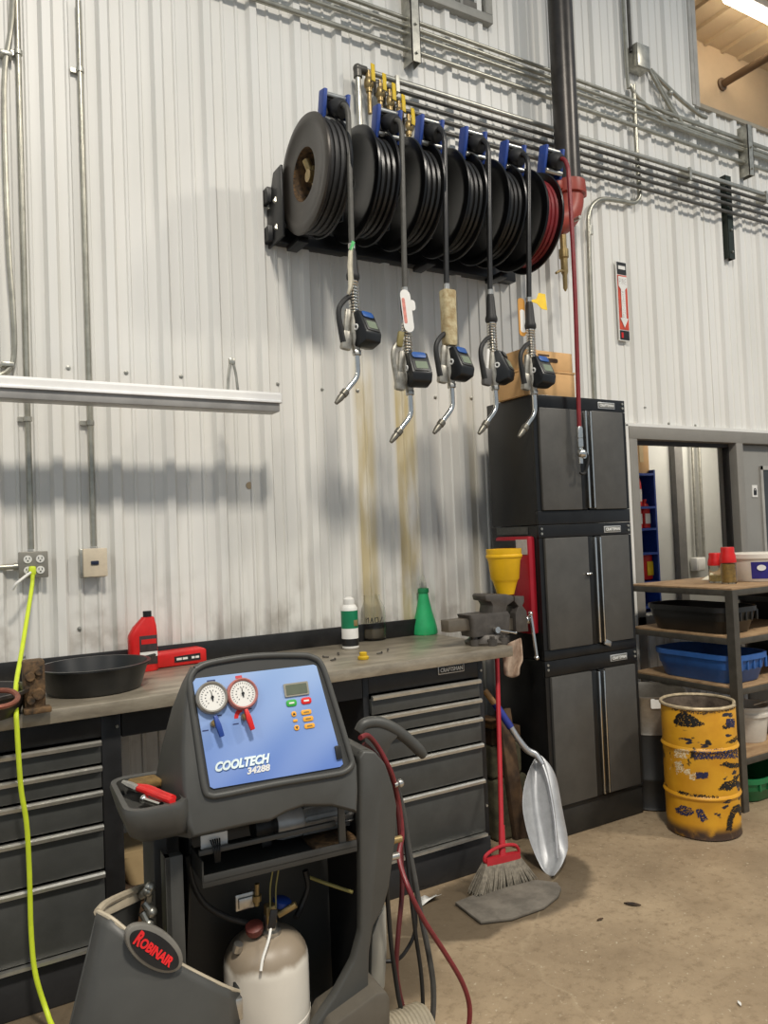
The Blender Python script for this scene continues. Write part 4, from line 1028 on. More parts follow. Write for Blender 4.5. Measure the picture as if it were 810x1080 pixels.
hx, hz_ = VX(553), VZ(553, 654)
sc_ = MB().cyl((VX(548), vy, hz_), (hx + .03, vy, hz_), .022, n=16).ball((hx + .02, vy, hz_), .026, 14).build('screw_head', m_chrome, t)
MB().tube([(hx + .02, vy - .03, hz_ + .03), (hx + .022, vy - .04, hz_ - .05), (hx + .035, vy - .045, hz_ - .19)], .009, 10, 5).ball((hx + .02, vy - .03, hz_ + .035), .013, 10).ball((hx + .035, vy - .045, hz_ - .195), .014, 10).build('handle', m_chrome, t)
MB().cyl((VX(514), vy - .06, VZ(514, 663)), (VX(514), vy - .085, VZ(514, 663)), .016, n=14).tube([(VX(514), vy - .08, VZ(514, 663)), (VX(532), vy - .08, VZ(532, 666))], .006, 8, 0).ball((VX(533), vy - .08, VZ(533, 666)), .008, 8).build('lock_lever', m_chrome, t)
# yellow funnel on the vise
fz = VZ(532, 627); fx = VX(532.5, 610)
t = thing('yellow_funnel', 'yellow plastic funnel standing on the vise jaws', 'funnel', (fx, vy, fz))
k = VX(548, 590) - VX(517, 590); r = k / 2 * .94; hz = VZ(532, 579) - fz
prof = [(r * .48, 0), (r * .55, hz * .1), (r * .66, hz * .24), (r * .72, hz * .30), (r * .80, hz * .34), (r * .90, hz * .72), (r * .98, hz * .80), (r * 1.0, hz), (r * .96, hz), (r * .93, hz * .8), (r * .76, hz * .36), (r * .60, hz * .24), (r * .42, 0)]
MB().lathe(prof, (fx, vy, fz + .001), n=36, cap0=True, cap1=False).build('cone', mat('funnel_yellow', (230, 180, 14), .42, 0, .07, 6), t)
MB().lathe([(r * .985, hz * .80), (r * 1.03, hz * .82), (r * 1.03, hz * .86), (r * .99, hz * .88)], (fx, vy, fz + .001), n=36, cap0=False, cap1=False).build('rim', MATS['funnel_yellow'], t)
# stained cloth hanging off the bench end
t = thing('cloth_rag', 'stained beige cloth hanging at the end corner of the bench', 'cloth', OY(540, 690, BY0 + .1))
rows = []
for k in range(9):
    v = k / 8; row = []
    for j in range(9):
        u = j / 8
        px = 529 + u * 21 + v * (3 - 5 * u * (v > .7)); py = 672 + v * (40 + 3 * math.sin(u * 3.0)) + (1 - u) * 9 * (1 - v)
        row.append(OY(px, py, BY0 + .12 + .018 * math.sin(u * 9 + v * 3)))
    rows.append(row)
MB().sheet(rows).build('cloth', mat('stained_cloth', (182, 160, 140), .85, 0, .2, 14, .4, c2=(136, 112, 94)), t, solid=.012, sub=1)

# ------------------------------------------------------------------ stacked steel cabinets
CX0, CX1, CF, CB = 2.742, 3.432, 3.09, 3.47
m_cab = mat('cabinet_black', (27, 27, 27), .32, .25, .25, 8)
def cabinet(z0, z1, lab, kick=0, rail_b=.05, rail_t=.07, seam=.52, wear=False):
    t = thing('storage_cabinet', lab, 'cabinet', ((CX0 + CX1) / 2, 3.28, z0), 'stacked steel cabinets')
    MB().bx(CX0, CX1, CF + .004, CB, z0, z1, .004).build('body', m_cab, t)
    zb, zt = z0 + kick + rail_b, z1 - rail_t
    mb = MB().bx(CX0, CX1, CF - .012, CF + .005, zt + .002, z1, .003).bx(CX0, CX1, CF - .012, CF + .005, z0 + kick, zb - .002, .003)
    mb.bx(CX0, CX0 + .03, CF - .010, CF + .005, zb, zt).bx(CX1 - .03, CX1, CF - .010, CF + .005, zb, zt)
    mb.build('face_frame', m_cab, t)
    for x in (CX0 + .02, CX1 - .02):
        for z in (z1 - .02, z1 - .045): MB().cyl((x, CF - .012, z), (x, CF - .016, z), .007, n=8).build('rivet', m_galv, t)
    if kick: MB().bx(CX0 + .004, CX1 - .004, CF - .004, CF + .02, z0 + .001, z0 + kick, .003).build('kick_plate', mat('kick_plate', (44, 42, 38), .5, .2, .2, 9), t)
    xm = CX0 + (CX1 - CX0) * seam
    gap = .03
    d1 = MB().bx(CX0 + .032, xm - .045, CF - .024, CF + .002, zb, zt, .005).build('door', m_doorg, t)
    d2 = MB().bx(xm + .055, CX1 - .032, CF - .024, CF + .002, zb, zt, .005).build('door', m_doorg, t)
    for d, xa, xb in ((d1, xm - .044, xm - .004), (d2, xm + .012, xm + .054)):
        MB().bx(xa, xb, CF - .020, CF + .002, zb, zt, .004).build('door_edge', m_cab, d)
    MB().bx(xm - .006, xm + .007, CF - .036, CF - .016, zb + .006, zt - .006, .004).build('handle', m_chrome, d1)
    MB().bx(xm + .032, xm + .043, CF - .036, CF - .016, zb + .006, zt - .006, .004).build('handle', m_chrome, d2)
    c = Vector((CX1 - .15, CF - .014, z1 - .036))
    MB().box(c, (.130, .006, .036), None, .002).build('badge', MATS['badge_silver'], t)
    MB().box(c - Vector((0, .003, 0)), (.122, .003, .028), None, .001).build('badge_field', mat('badge_grey', (120, 118, 112), .4, .3), t)
    text('CRAFTSMAN', 'lettering', m_letter, t, frame(c - Vector((0, .0045, 0)), (1, 0, 0), (0, 0, 1)), .108, .016, bold=.02)
    return t
S1, S2 = 1.645, .930
ct = cabinet(S1, 2.338, 'top steel cabinet of the stack, below the cardboard boxes', rail_b=.075)
cm = cabinet(S2, S1 - .002, 'middle steel cabinet of the stack, beside the vise', rail_b=.055, seam=.56)
cb = cabinet(0.001, S2 - .002, 'bottom steel cabinet of the stack, standing on the floor', kick=.15, rail_b=.02, rail_t=.085, seam=.53)
p = OY(476 + 145, 672, CF - .04)
MB().ball(OY(622, 605, CF - .035), .012, 10, (1.6, 1, .7)).build('latch', m_chrome, cm)
MB().box(OY(641, 678, CF - .03), (.05, .012, .03), (0, .4, 0), .004).build('latch', m_steel, cm)
# curled pale edge strip on the wall side of the stack
# red box on the cabinet side
def SX(px, py): return OX(px, py, CX0 - .045)
a, b_ = SX(524, 600), SX(559, 600); zt_, zb_ = SX(545, 566).z, SX(545, 667).z
t = thing('red_case', 'flat red case with a white label fixed on the side of the cabinets', 'case', (CX0 - .02, (a.y + b_.y) / 2, zb_))
MB().bx(CX0 - .048, CX0 - .001, min(a.y, b_.y), max(a.y, b_.y), zb_, zt_, .012).build('body', m_redp, t)
c = SX(550.5, 577); MB().bx(CX0 - .050, CX0 - .047, c.y - .045, c.y + .045, c.z - .04, c.z + .04).build('paper_label', mat('label_grey', (176, 170, 164), .5, 0, .1, 40), t)
MB().bx(CX0 - .056, CX0 - .001, min(a.y, b_.y) + .1, max(a.y, b_.y), zt_ - .06, zt_ - .02, .004).build('clasp', m_black, t)
c = SX(535, 563); MB().bx(CX0 - .006, CX0 - .001, c.y - .12, c.y + .14, zt_ + .01, zt_ + .05).build('edge_sign', mat('edge_strip', (64, 66, 62), .5, 0, .3, 60), cm)
# cardboard boxes on top
topz_ = 2.339
def carton(z0, h, lab, x0, x1, y0, y1, hole):
    t = thing('cardboard_box', lab, 'box', ((x0 + x1) / 2, (y0 + y1) / 2, z0), 'cardboard boxes on the cabinets')
    MB().bx(x0, x1, y0, y1, z0, z0 + h, .004).build('body', m_card, t)
    if hole:
        MB().prism(rrect(.10, .022, .010), frame(((x0 + x1) / 2 + .02, y0 - .0005, z0 + h * .52), (1, 0, 0), (0, 0, 1)), .002).build('hand_hole', mat('hole_dark', (60, 44, 30), .9), t)
        mb = MB()
        for k in range(5): mb.bx(x0 + .10 + k * .022, x0 + .116 + k * .022, y0 - .002, y0, z0 + h * .50, z0 + h * .62)
        mb.bx(x0 + .11, x0 + .19, y0 - .002, y0, z0 + h * .72, z0 + h * .80)
        mb.build('dark_print', mat('print_brown', (70, 50, 34), .8), t)
    else:
        MB().bx(x0 - .003, x1 + .003, y0 - .004, y1 + .003, z0 + h - .012, z0 + h, .002).build('lid_edge', m_card, t)
    return t
xa, xb = OY(552, 400, CF + .03).x, OY(606, 400, CF + .03).x
zc = OY(575, 390, CF + .03).z; zd = OY(575, 370, CF + .03).z
carton(topz_ + .001, zc - topz_ - .002, 'lower cardboard box on top of the cabinet stack', xa, xb, CF + .03, CF + .27, False)
carton(zc, zd - zc, 'upper cardboard box with a hand hole on top of the cabinet stack', xa, xb - .01, CF + .03, CF + .26, True)
# ------------------------------------------------------------------ floor things by the cabinets
def FL(px, py, z=0): return OZ(px, py, z)
# worn rubber sheet
P = [FL(*q) for q in ((480, 955), (507, 976), (540, 972), (574, 960), (589, 948), (592, 940), (588, 934), (566, 931), (530, 940), (500, 947))]
t = MB().prism([(p.x, p.y) for p in P], Matrix.Translation((0, 0, .003)), .013, .004)
o = tag(t.build('rubber_mat', mat('worn_mat', (122, 115, 104), .85, 0, .2, 10, .3, c2=(94, 88, 79))), 'worn grey sheet of rubber lying on the floor before the broom', 'mat')
# broom
bl, br = FL(500, 944), FL(562, 933)
by = (bl.y + br.y) / 2 + .02
def BP(px, py, y=None): return OY(px, py, by if y is None else y)
t = thing('broom', 'red angled broom with grey bristles leaning at the drawer chest', 'broom', FL(530, 940))
m_redb = mat('broom_red', (176, 36, 46), .42, 0, .1, 12)
a, b_, c, d = BP(511, 911), BP(547, 903), BP(562, 933), BP(498, 943)
br_ = MB()
for i in range(54):
    for j in range(5):
        u = (i + random.random() * .6) / 54; v = (j - 2) / 2
        top = a.lerp(b_, u) + Vector((0, v * .012, 0)); bot = d.lerp(c, u) + Vector((random.uniform(-.006, .006), v * .035, random.uniform(-.004, .012)))
        bot.z = max(bot.z, .003)
        br_.tube([top, top.lerp(bot, .5) + Vector((0, v * .004, 0)), bot], [.0048, .0042, .0022], 4, 2)
br_.build('bristles', mat('bristle_grey', (132, 124, 110), .8, 0, .3, 50), t, stuff=True, weld=False)
MB().loft([[(p.x, p.y + dy, p.z + dz) for p, dy, dz in ((a, -.018, -.012), (b_, -.018, -.012), (b_, .018, -.012), (a, .018, -.012))], [(p.x + e, p.y + dy, p.z + .022) for p, dy, e in ((a, -.014, .008), (b_, -.014, -.004), (b_, .014, -.004), (a, .014, .008))]]).build('head', m_redb, t)
ring = [BP(*q) for q in ((511, 908), (512, 903), (519, 897), (530, 892), (541, 891), (546, 894), (547, 901), (541, 906), (528, 909), (516, 911), (511, 908))]
MB().tube(ring, .008, 8, 4).build('brace', m_redb, t)
hy0 = by
MB().tube([BP(529, 905), BP(528.5, 860, by + .05), BP(526, 760, by + .18), BP(524, 690, by + .27), BP(522, 672, by + .30)], .0115, 12, 5).cyl(BP(530, 908), BP(529, 870, by + .04), .017, .014, 12).build('handle', m_redb, t)
# aluminium scoop shovel: dished blade leaning on its tip
sy = 2.762
t = thing('scoop_shovel', 'dented aluminium scoop shovel with wooden handle and blue sleeve', 'shovel', FL(580, 926))
outL = [(566, 797), (559, 808), (553, 825), (550, 845), (552, 862), (556, 880), (563, 900), (571, 916), (575, 921), (580, 925)]
outR = [(570, 796), (580, 805), (588, 820), (591, 840), (595, 862), (599, 880), (600, 895), (597, 903), (592, 915), (584, 924)]
rows = []
for k, (l_, r_) in enumerate(zip(outL, outR)):
    v = k / (len(outL) - 1)
    yk = sy + .30 * (1 - v) ** 1.0
    row = []
    for j in range(9):
        u = j / 8
        dep = math.sin(PI * min(1, u / .62)) if u < .62 else -.5 * math.sin(PI * (u - .62) / .38)
        row.append(OY(l_[0] + (r_[0] - l_[0]) * u, l_[1] + (r_[1] - l_[1]) * u, yk + .045 * dep * math.sin(PI * (.12 + .88 * v)) - .06 * (u - .5)))
    rows.append(row)
MB().sheet(rows).build('blade', mat('dull_aluminium', (186, 187, 188), .5, .55, .12, 14), t, ang=60, solid=.004, sub=2)
MB().tube([OY(568, 797, sy + .27), OY(577, 822, sy + .20), OY(584, 860, sy + .12), OY(588, 905, sy + .03)], [.010, .010, .008, .004], 8, 5).build('rib', m_alu, t)
MB().tube([OY(572, 806, sy + .24), OY(565, 796, sy + .27), OY(556, 791, sy + .29), OY(547, 780, sy + .31), OY(538, 766, sy + .33)], [.014, .017, .017, .016, .016], 12, 5).build('socket', m_alu, t)
MB().tube([OY(538.5, 767, sy + .33), OY(522, 742, sy + .37)], .0185, 14, 0).build('sleeve', mat('sleeve_blue', (42, 56, 138), .5, 0, .1, 10), t)
MB().tube([OY(523, 744, sy + .37), OY(511, 728, sy + .40)], .016, 14, 0).build('handle', mat('ash_handle', (184, 140, 88), .55, 0, .15, 12), t)
# boards and blocks in the gap behind
t = thing('leaning_board', 'dark old board leaning in the gap beside the cabinets', 'board', FL(555, 885))
a, b_ = OY(549, 884, 3.11), OY(530, 748, 3.20)
d = (b_ - a).normalized(); 
MB().box((a + b_) / 2, (.085, .035, (b_ - a).length), d.to_track_quat('Z', 'Y').to_matrix(), .004).build('plank', m_oldw, t)
x0, x1 = OY(514, 770, 3.30).x, OY(540, 770, 3.30).x
z0 = OY(525, 800, 3.30).z
t = thing('wood_block', 'short weathered timber lying on top of the stone blocks in the gap', 'timber', (x0, 3.35, OY(520, 786, 3.25).z))
zz = OY(520, 779, 3.25).z
MB().bx(x0 - .02, x1 + .01, 3.24, 3.42, OY(520, 786, 3.25).z, OY(520, 770, 3.25).z, .006).build('timber', m_oldw, t)
m_stone = mat('mossy_stone', (104, 98, 74), .9, 0, .25, 10, .5, c2=(62, 60, 44))
zs_ = OY(520, 786, 3.25).z
t = thing('stone_block', 'lower mossy stone block in the gap beside the drawer chest', 'stone', (x0, 3.3, 0))
MB().box(((x0 + x1) / 2 + .01, 3.33, .16), (x1 - x0 + .06, .2, .318), None, .02, 3).build('block', m_stone, t)
t = thing('stone_block', 'upper mossy stone block under the short timber', 'stone', (x0, 3.3, .32))
MB().box(((x0 + x1) / 2 - .005, 3.33, (.321 + zs_) / 2), (x1 - x0 + .04, .18, zs_ - .323), None, .02, 3).build('block', m_stone, t)
p = OY(521, 763, 3.27)
t = thing('wood_offcut', 'pale sawn wood offcut lying on the short timber', 'wood', p)
MB().box((p.x + .01, 3.32, OY(520, 770, 3.25).z + .023), (.09, .12, .044), (0, 0, .15), .004).build('offcut', m_wood, t)
# litter on the floor
for (px, py, s, lab, col) in ((450, 952, .03, 'crumpled white wrapper on the floor below the drawer chest', m_white), (448, 934, .05, 'torn clear plastic scrap on the plinth edge of the floor', MATS['clear_plastic']), (577, 944 + 0, .012, 'tiny pale flake beside the grey sheet', m_white)):
    p = FL(px, py); 
    rows = [[(p.x + s * (i - 1) + random.uniform(-.3, .3) * s, p.y + s * (j - 1) * .7, .003 + random.uniform(.0, .8) * s) for i in range(4)] for j in range(3)]
    tag(MB().sheet(rows).build('wrapper', col, solid=.001), lab, 'litter')
for (px, py, a, s, lab) in ((667, 955, .9, .035, 'dark dry leaf lying on the open floor'), (633, 971, .1, .016, 'dark chip lying on the floor left of the leaf'), (780, 1060, 2.2, .014, 'pale splinter on the floor at the lower right')):
    p = FL(px, py); u = Vector((math.cos(a), -math.sin(a), 0)); v = Vector((math.sin(a), math.cos(a), 0))
    rows = [[p + u * s * k + v * s * .35 * w * math.sin(PI * (k + 1.05) / 2.1) + Vector((0, 0, .004 + .004 * abs(w))) for w in (-1, 0, 1)] for k in (-1, -.5, 0, .5, 1)]
    tag(MB().sheet(rows).build('leaf', m_oldw if px < 700 else m_white, solid=.0015), lab, 'leaf' if s > .03 else 'chip')

# ------------------------------------------------------------------ between and behind the chests
p = FL(146, 930)
bx0, bx1_ = OY(126, 905, 3.45).x, OY(163, 905, 3.45).x
zt, zb = OY(145, 889, 3.45).z, OY(145, 924, 3.45).z
t = thing('tan_tub', 'tan plastic tub on a brown box in the gap right of the left chest', 'tub', (bx0, 3.5, zb))
MB().loft([[(q[0], q[1], z) for q in rrect(w, .24, .04, 4, (bx0 + bx1_) / 2 + .03, 3.48)] for w, z in ((bx1_ - bx0 + .02, zb), (bx1_ - bx0 + .10, zt - .02), (bx1_ - bx0 + .12, zt - .02), (bx1_ - bx0 + .12, zt))]).build('body', mat('tan_plastic', (176, 152, 112), .6, 0, .1, 8), t)
t = thing('brown_box', 'dark brown wooden box on the floor under the tan tub', 'box', (bx0, 3.5, 0))
MB().bx(bx0 - .03, bx1_ + .08, 3.36, 3.60, .001, zb - .001, .006).build('body', m_oldw, t)
MB().bx(bx0 - .035, bx1_ + .085, 3.352, 3.36, zb - .06, zb - .02).build('batten', m_oldw, t)

# ------------------------------------------------------------------ drums
def lerp3(a, b, k): return Vector(a).lerp(Vector(b), k)
def drum_material():
    m = bpy.data.materials.new('scraped_yellow_drum'); m.use_nodes = True
    n, l = m.node_tree.nodes, m.node_tree.links
    b = n['Principled BSDF']; b.inputs['Roughness'].default_value = .42
    tc = n.new('ShaderNodeTexCoord')
    def noise(scale, st, det=6, off=(0, 0, 0)):
        mp = n.new('ShaderNodeMapping'); mp.inputs['Scale'].default_value = st; mp.inputs['Location'].default_value = off; l.new(tc.outputs['Object'], mp.inputs[0])
        no = n.new('ShaderNodeTexNoise'); no.inputs['Scale'].default_value = scale; no.inputs['Detail'].default_value = det; l.new(mp.outputs[0], no.inputs['Vector']); return no.outputs['Fac']
    def mr(src, a, b_):
        r = n.new('ShaderNodeMapRange'); r.interpolation_type = 'SMOOTHSTEP'; r.inputs[1].default_value = a; r.inputs[2].default_value = b_; l.new(src, r.inputs[0]); return r.outputs[0]
    def mix(f, a, b_):
        q = n.new('ShaderNodeMix'); q.data_type = 'RGBA'; l.new(f, q.inputs['Factor'])
        for s, v in (('A', a), ('B', b_)):
            i = [x for x in q.inputs if x.name == s and x.type == 'RGBA'][0]
            if isinstance(v, tuple): i.default_value = v
            else: l.new(v, i)
        return [x for x in q.outputs if x.type == 'RGBA'][0]
    def mul(a, b_):
        q = n.new('ShaderNodeMath'); q.operation = 'MULTIPLY'; l.new(a, q.inputs[0]); l.new(b_, q.inputs[1]); return q.outputs[0]
    sx = n.new('ShaderNodeSeparateXYZ'); l.new(tc.outputs['Object'], sx.inputs[0]); z = sx.outputs['Z']
    col = mix(mr(noise(7, (1, 1, 1)), .3, .7), rgb(200, 140, 26), rgb(218, 160, 36))
    col = mix(mr(noise(9, (1, 1, 2.2), 8, (3, 1, 2)), .645, .67), col, rgb(34, 36, 50))
    col = mix(mul(mr(noise(10, (1, 1, 1), 8, (7, 2, 5)), .62, .66), mr(z, .30, .42)), col, rgb(28, 26, 24))
    col = mix(mr(noise(16, (1, 1, 1), 8, (1, 9, 4)), .68, .70), col, rgb(222, 208, 176))
    low = mr(z, .085, .03)
    col = mix(mul(low, mr(noise(12, (1, 1, 1), 6, (2, 2, 2)), .2, .5)), col, rgb(64, 46, 34))
    l.new(col, b.inputs['Base Color']); return m
dx, dy, dr_ = 3.50, 2.745, .186
H = OY(741, 737, dy).z
t = thing('yellow_drum', 'open yellow steel drum with scraped black marks on the floor', 'drum', (dx, dy, 0))
def dprof(r, H, ribs):
    pr = [(r * .97, 0), (r * 1.01, .006), (r * .99, .018)]
    for z in ribs: pr += [(r, z - .014), (r * 1.03, z - .007), (r * 1.045, z), (r * 1.03, z + .007), (r, z + .014)]
    pr += [(r, H - .016)]
    return pr
pr = dprof(dr_, H, (H * .31, H * .67))
MB().lathe(pr + [(dr_ * .985, H - .01), (dr_ * .975, H - .02), (dr_ * .97, .012), (.001, .012)], (0, 0, 0), n=64, cap1=False)
sh = MB().lathe(pr + [(dr_ * .985, H - .01)], (dx, dy, .001), n=64, cap1=False)
shell = sh.build('shell', drum_material(), t)
MB().lathe([(dr_ * .985, H - .01), (dr_ * .968, H - .03), (dr_ * .965, .012), (.001, .012)], (dx, dy, .001), n=64, cap0=False, cap1=False).build('inside', mat('drum_inside', (132, 116, 100), .6, .2, .3, 10, 0, c2=(74, 62, 52)), t)
# dented rim
rim = []
for k in range(48):
    a = 2 * PI * k / 48
    dent = .022 * math.exp(-((a - 5.35) / .16) ** 2)
    rim.append((dx + (dr_ * 1.0 - dent * .6) * math.cos(a), dy + (dr_ * 1.0 - dent * .6) * math.sin(a), H - .008 - dent * .8))
rim += rim[:1]
MB().tube(rim, .009, 8, 0, False).build('rim', mat('rim_worn', (190, 172, 140), .45, .3, .25, 30), t)
def drum_r(z):
    for zr in (H * .31, H * .67):
        if abs(z - zr) < .014: return dr_ * (1 + .047 * (1 - abs(z - zr) / .014))
    return dr_
def on_shell(px, py):
    r = dr_
    for _ in range(3):
        d = ray(px, py); ox, oy = CAM.x - dx, CAM.y - dy
        A = d.x ** 2 + d.y ** 2; B = 2 * (ox * d.x + oy * d.y); Cc = ox * ox + oy * oy - (r + .0012) ** 2
        q = B * B - 4 * A * Cc
        if q <= 0: return None
        p = CAM + d * ((-B - math.sqrt(q)) / (2 * A)); r = drum_r(p.z)
    return p
rnd = random.Random(3)
def inside(x, y, P):
    c = False
    for (x0, y0), (x1, y1) in zip(P, P[1:] + P[:1]):
        if (y0 > y) != (y1 > y) and x < (x1 - x0) * (y - y0) / (y1 - y0) + x0: c = not c
    return c
def drum_mark(name, m, P, fill=.85, cell=.8):
    """a worn mark wrapped on the shell: the outline is given in photo pixels, its edge is ragged"""
    mb = MB(); xs = [p[0] for p in P]; ys = [p[1] for p in P]
    nx, ny = max(2, int((max(xs) - min(xs)) / cell)), max(2, int((max(ys) - min(ys)) / cell)); cache = {}
    def V(i, j):
        if (i, j) not in cache:
            p = on_shell(min(xs) + (max(xs) - min(xs)) * i / nx + rnd.uniform(-.25, .25), min(ys) + (max(ys) - min(ys)) * j / ny + rnd.uniform(-.25, .25))
            cache[(i, j)] = mb.bm.verts.new(p) if p is not None else None
        return cache[(i, j)]
    for i in range(nx):
        for j in range(ny):
            cx, cy = min(xs) + (max(xs) - min(xs)) * (i + .5) / nx, min(ys) + (max(ys) - min(ys)) * (j + .5) / ny
            if inside(cx + rnd.uniform(-.5, .5), cy + rnd.uniform(-.5, .5), P) and rnd.random() < fill:
                q = [V(i, j), V(i + 1, j), V(i + 1, j + 1), V(i, j + 1)]
                if None not in q: mb._face(q)
    mb.build(name, m, shell)
m_navy = mat('navy_paint', (36, 40, 78), .5, 0, .3, 60)
m_scr = mat('black_scuff', (26, 24, 22), .5, 0, .3, 40)
m_pale = mat('bare_patch', (226, 206, 166), .6, 0, .12, 40)
m_brn = mat('brown_wear', (84, 62, 36), .6, 0, .3, 40)
drum_mark('navy_print', m_navy, [(731, 791), (781, 789.5), (780, 799.5), (732, 801)], .72)
drum_mark('navy_print', m_navy, [(734, 814.5), (747, 814.5), (747, 821), (734, 821.5)], .97)
drum_mark('navy_print', m_navy, [(766, 758), (775, 758), (775, 767), (766, 767)], .95)
drum_mark('black_scuff', m_scr, [(710, 762), (714, 753), (722, 750), (730, 755), (744, 764), (732, 767), (718, 766)], .93)
drum_mark('black_scuff', m_scr, [(757, 833), (764, 825), (772, 823), (783, 813), (777, 823), (784, 825), (775, 829), (770, 834)], .93)
drum_mark('black_scuff', m_scr, [(759, 807), (766, 803), (770, 805), (784, 804), (784, 809), (770, 810)], .88)
drum_mark('black_scuff', m_scr, [(766, 784), (775, 778), (782, 770), (783, 774), (775, 783)], .85)
drum_mark('black_scuff', m_scr, [(766, 876), (768, 862), (774, 850), (780, 848), (785, 855), (782, 862), (778, 855), (773, 864), (772, 876)], .9)
drum_mark('black_scuff', m_scr, [(763, 764), (770, 762), (770, 768), (762, 769)], .7)
drum_mark('navy_print', m_navy, [(712, 853), (718, 849), (731, 853), (732, 858), (724, 861), (713, 857)], .7)
drum_mark('navy_print', m_navy, [(734, 854), (740, 853), (747, 864), (741, 867), (736, 862)], .85)
drum_mark('black_scuff', m_scr, [(714, 833), (728, 837), (758, 840), (757, 842.5), (728, 841), (714, 838)], .6)
drum_mark('brown_wear', m_brn, [(708, 744), (740, 749), (776, 744), (777, 748), (740, 754), (709, 749)], .5)
for P_ in ([(710, 791), (720, 789), (728, 793), (724, 800), (712, 799)], [(711, 803), (718, 802), (722, 812), (714, 817)], [(727, 815), (734, 815), (733, 823), (727, 822)], [(722, 812), (728, 811), (728, 816), (723, 817)]):
    drum_mark('bare_patch', m_pale, P_, .62)
# dark drum with bright steel top behind
ex_, ey_ = 3.645, 3.22
er = OY(720, 725, ey_).x - ex_ 
er = min(.225, max(.19, er * .93))
H2 = OY(697, 724, ey_).z; zm = OY(697, 762, ey_).z
t = thing('dark_drum', 'dark drum with bright steel upper band and white sticker, behind the yellow drum', 'drum', (ex_, ey_, 0))
MB().lathe([(er * .97, 0), (er * 1.02, .008), (er * .99, .02), (er * .99, .16), (er * 1.02, .17), (er * 1.02, .18), (er * .99, .19), (er * .98, zm)], (ex_, ey_, .001), n=48, cap1=False).build('shell', mat('drum_black', (40, 39, 37), .45, .1, .2, 8), t)
MB().lathe([(er * .98, zm - .002), (er * 1.0, zm), (er * .98, zm + .012), (er * 1.01, H2 - .02), (er * 1.03, H2 - .012), (er * 1.03, H2), (er * .99, H2), (er * .97, H2 - .02), (er * .95, .3), (.001, .3)], (ex_, ey_, .001), n=48, cap0=False, cap1=False).build('steel_band', mat('old_steel', (150, 142, 130), .38, .7, .2, 10), t)
a = OY(692, 744, ey_ - er * .97)
th = math.atan2(-1, -.62)
c = Vector((ex_ + er * 1.012 * math.cos(th), ey_ + er * 1.012 * math.sin(th), OY(690, 745, ey_ - er).z))
MB().prism(rrect(.085, .055, .008), frame(c, (-math.sin(th), math.cos(th), 0), (0, 0, 1)), .003).build('sticker', m_white, t)

# ------------------------------------------------------------------ steel shelf with oil pans at the right
SXL, SYF, SYB, SXR = 3.86, 2.76, 3.50, 5.7
lev = [.30, .690, .972, 1.246]
m_sboard = mat('shelf_board', (168, 138, 102), .7, 0, .2, 6, .2, c2=(134, 106, 76), stretch=(1, 4, 4))
m_post = mat('shelf_post', (84, 80, 72), .45, .35, .2, 12)
t = thing('steel_shelf', 'steel shelf unit with wooden boards at the right edge', 'shelf', ((SXL + SXR) / 2, 3.1, 0))
for z in lev:
    b = MB().bx(SXL, SXR, SYF, SYB, z - .012, z, .002).build('shelf_board', m_sboard, t)
    MB().bx(SXL, SXR, SYF - .004, SYF + .02, z - .045, z - .010, .002).bx(SXL, SXR, SYB - .02, SYB + .004, z - .045, z - .010).bx(SXL - .004, SXL + .02, SYF, SYB, z - .045, z - .010, .002).build('beam', m_post, b)
for x in (SXL, SXR):
    for y in (SYF, SYB):
        sgn = 1 if y == SYF else -1
        mb = MB().bx(x - .006, x + .040, y - sgn * .008, y - sgn * .003, .001, lev[3] - .012).bx(x - .008, x - .003, y - .006 if sgn > 0 else y - .04, y + .04 if sgn > 0 else y + .006, .001, lev[3] - .012)
        mb.build('post', m_post, t)
def pan(name, lab, cat, cx, cy, z, w, d, h, m, rim=.02, rr=.12, ribs=True, group='drain pans on the shelf'):
    t = thing(name, lab, cat, (cx, cy, z), group)
    P = lambda w_, d_, zz, r_: [(q[0], q[1], z + zz) for q in rrect(w_, d_, r_, 8, cx, cy)]
    mb = MB().loft([P(w * .80, d * .80, .001, rr * .8), P(w * .83, d * .83, .008, rr * .85), P(w * .90, d * .90, h * .45, rr * .9), P(w * .92, d * .92, h * .48, rr * .92), P(w * .96, d * .96, h - .03, rr), P(w * .96 + rim, d * .96 + rim, h - .028, rr + .005), P(w * .96 + rim, d * .96 + rim, h, rr + .005), P(w * .95, d * .95, h, rr), P(w * .93, d * .93, h - .01, rr * .95), P(w * .80, d * .80, .014, rr * .8)])
    mb.build('tub', m, t)
    if ribs:
        for k in range(5):
            x = cx - w * .30 + w * .6 * k / 4
            MB().box((x, cy - d * .475, z + h * .68), (.014, .012, h * .40), None, .003).build('rib', m, t)
    return t
pan('black_pan', 'large black oil drain pan on the second shelf board', 'pan', 4.04, 3.11, lev[2], .34, .64, .155, mat('tub_black', (26, 26, 25), .38, 0, .2, 10))
pan('blue_pan', 'large blue oil drain pan on the third shelf board', 'pan', 4.06, 3.08, lev[1], .38, .62, .165, mat('tub_blue', (46, 92, 158), .42, 0, .15, 8))
pan('green_pan', 'green drain pan on the floor under the shelf', 'pan', 4.20, 3.0, .003, .50, .46, .14, mat('tub_green', (28, 112, 66), .42, 0, .15, 8))
# second dark pans further along the shelf, cut by the picture edge
pan('grey_pan', 'dark pan at the right end of the second shelf board behind the black pan', 'pan', 4.90, 3.10, lev[2], .5, .5, .15, MATS['pan_black'], ribs=False)
pan('charcoal_pan', 'dark pan at the right end of the third shelf board behind the blue pan', 'pan', 4.94, 3.10, lev[1], .5, .5, .15, MATS['pan_black'], ribs=False)
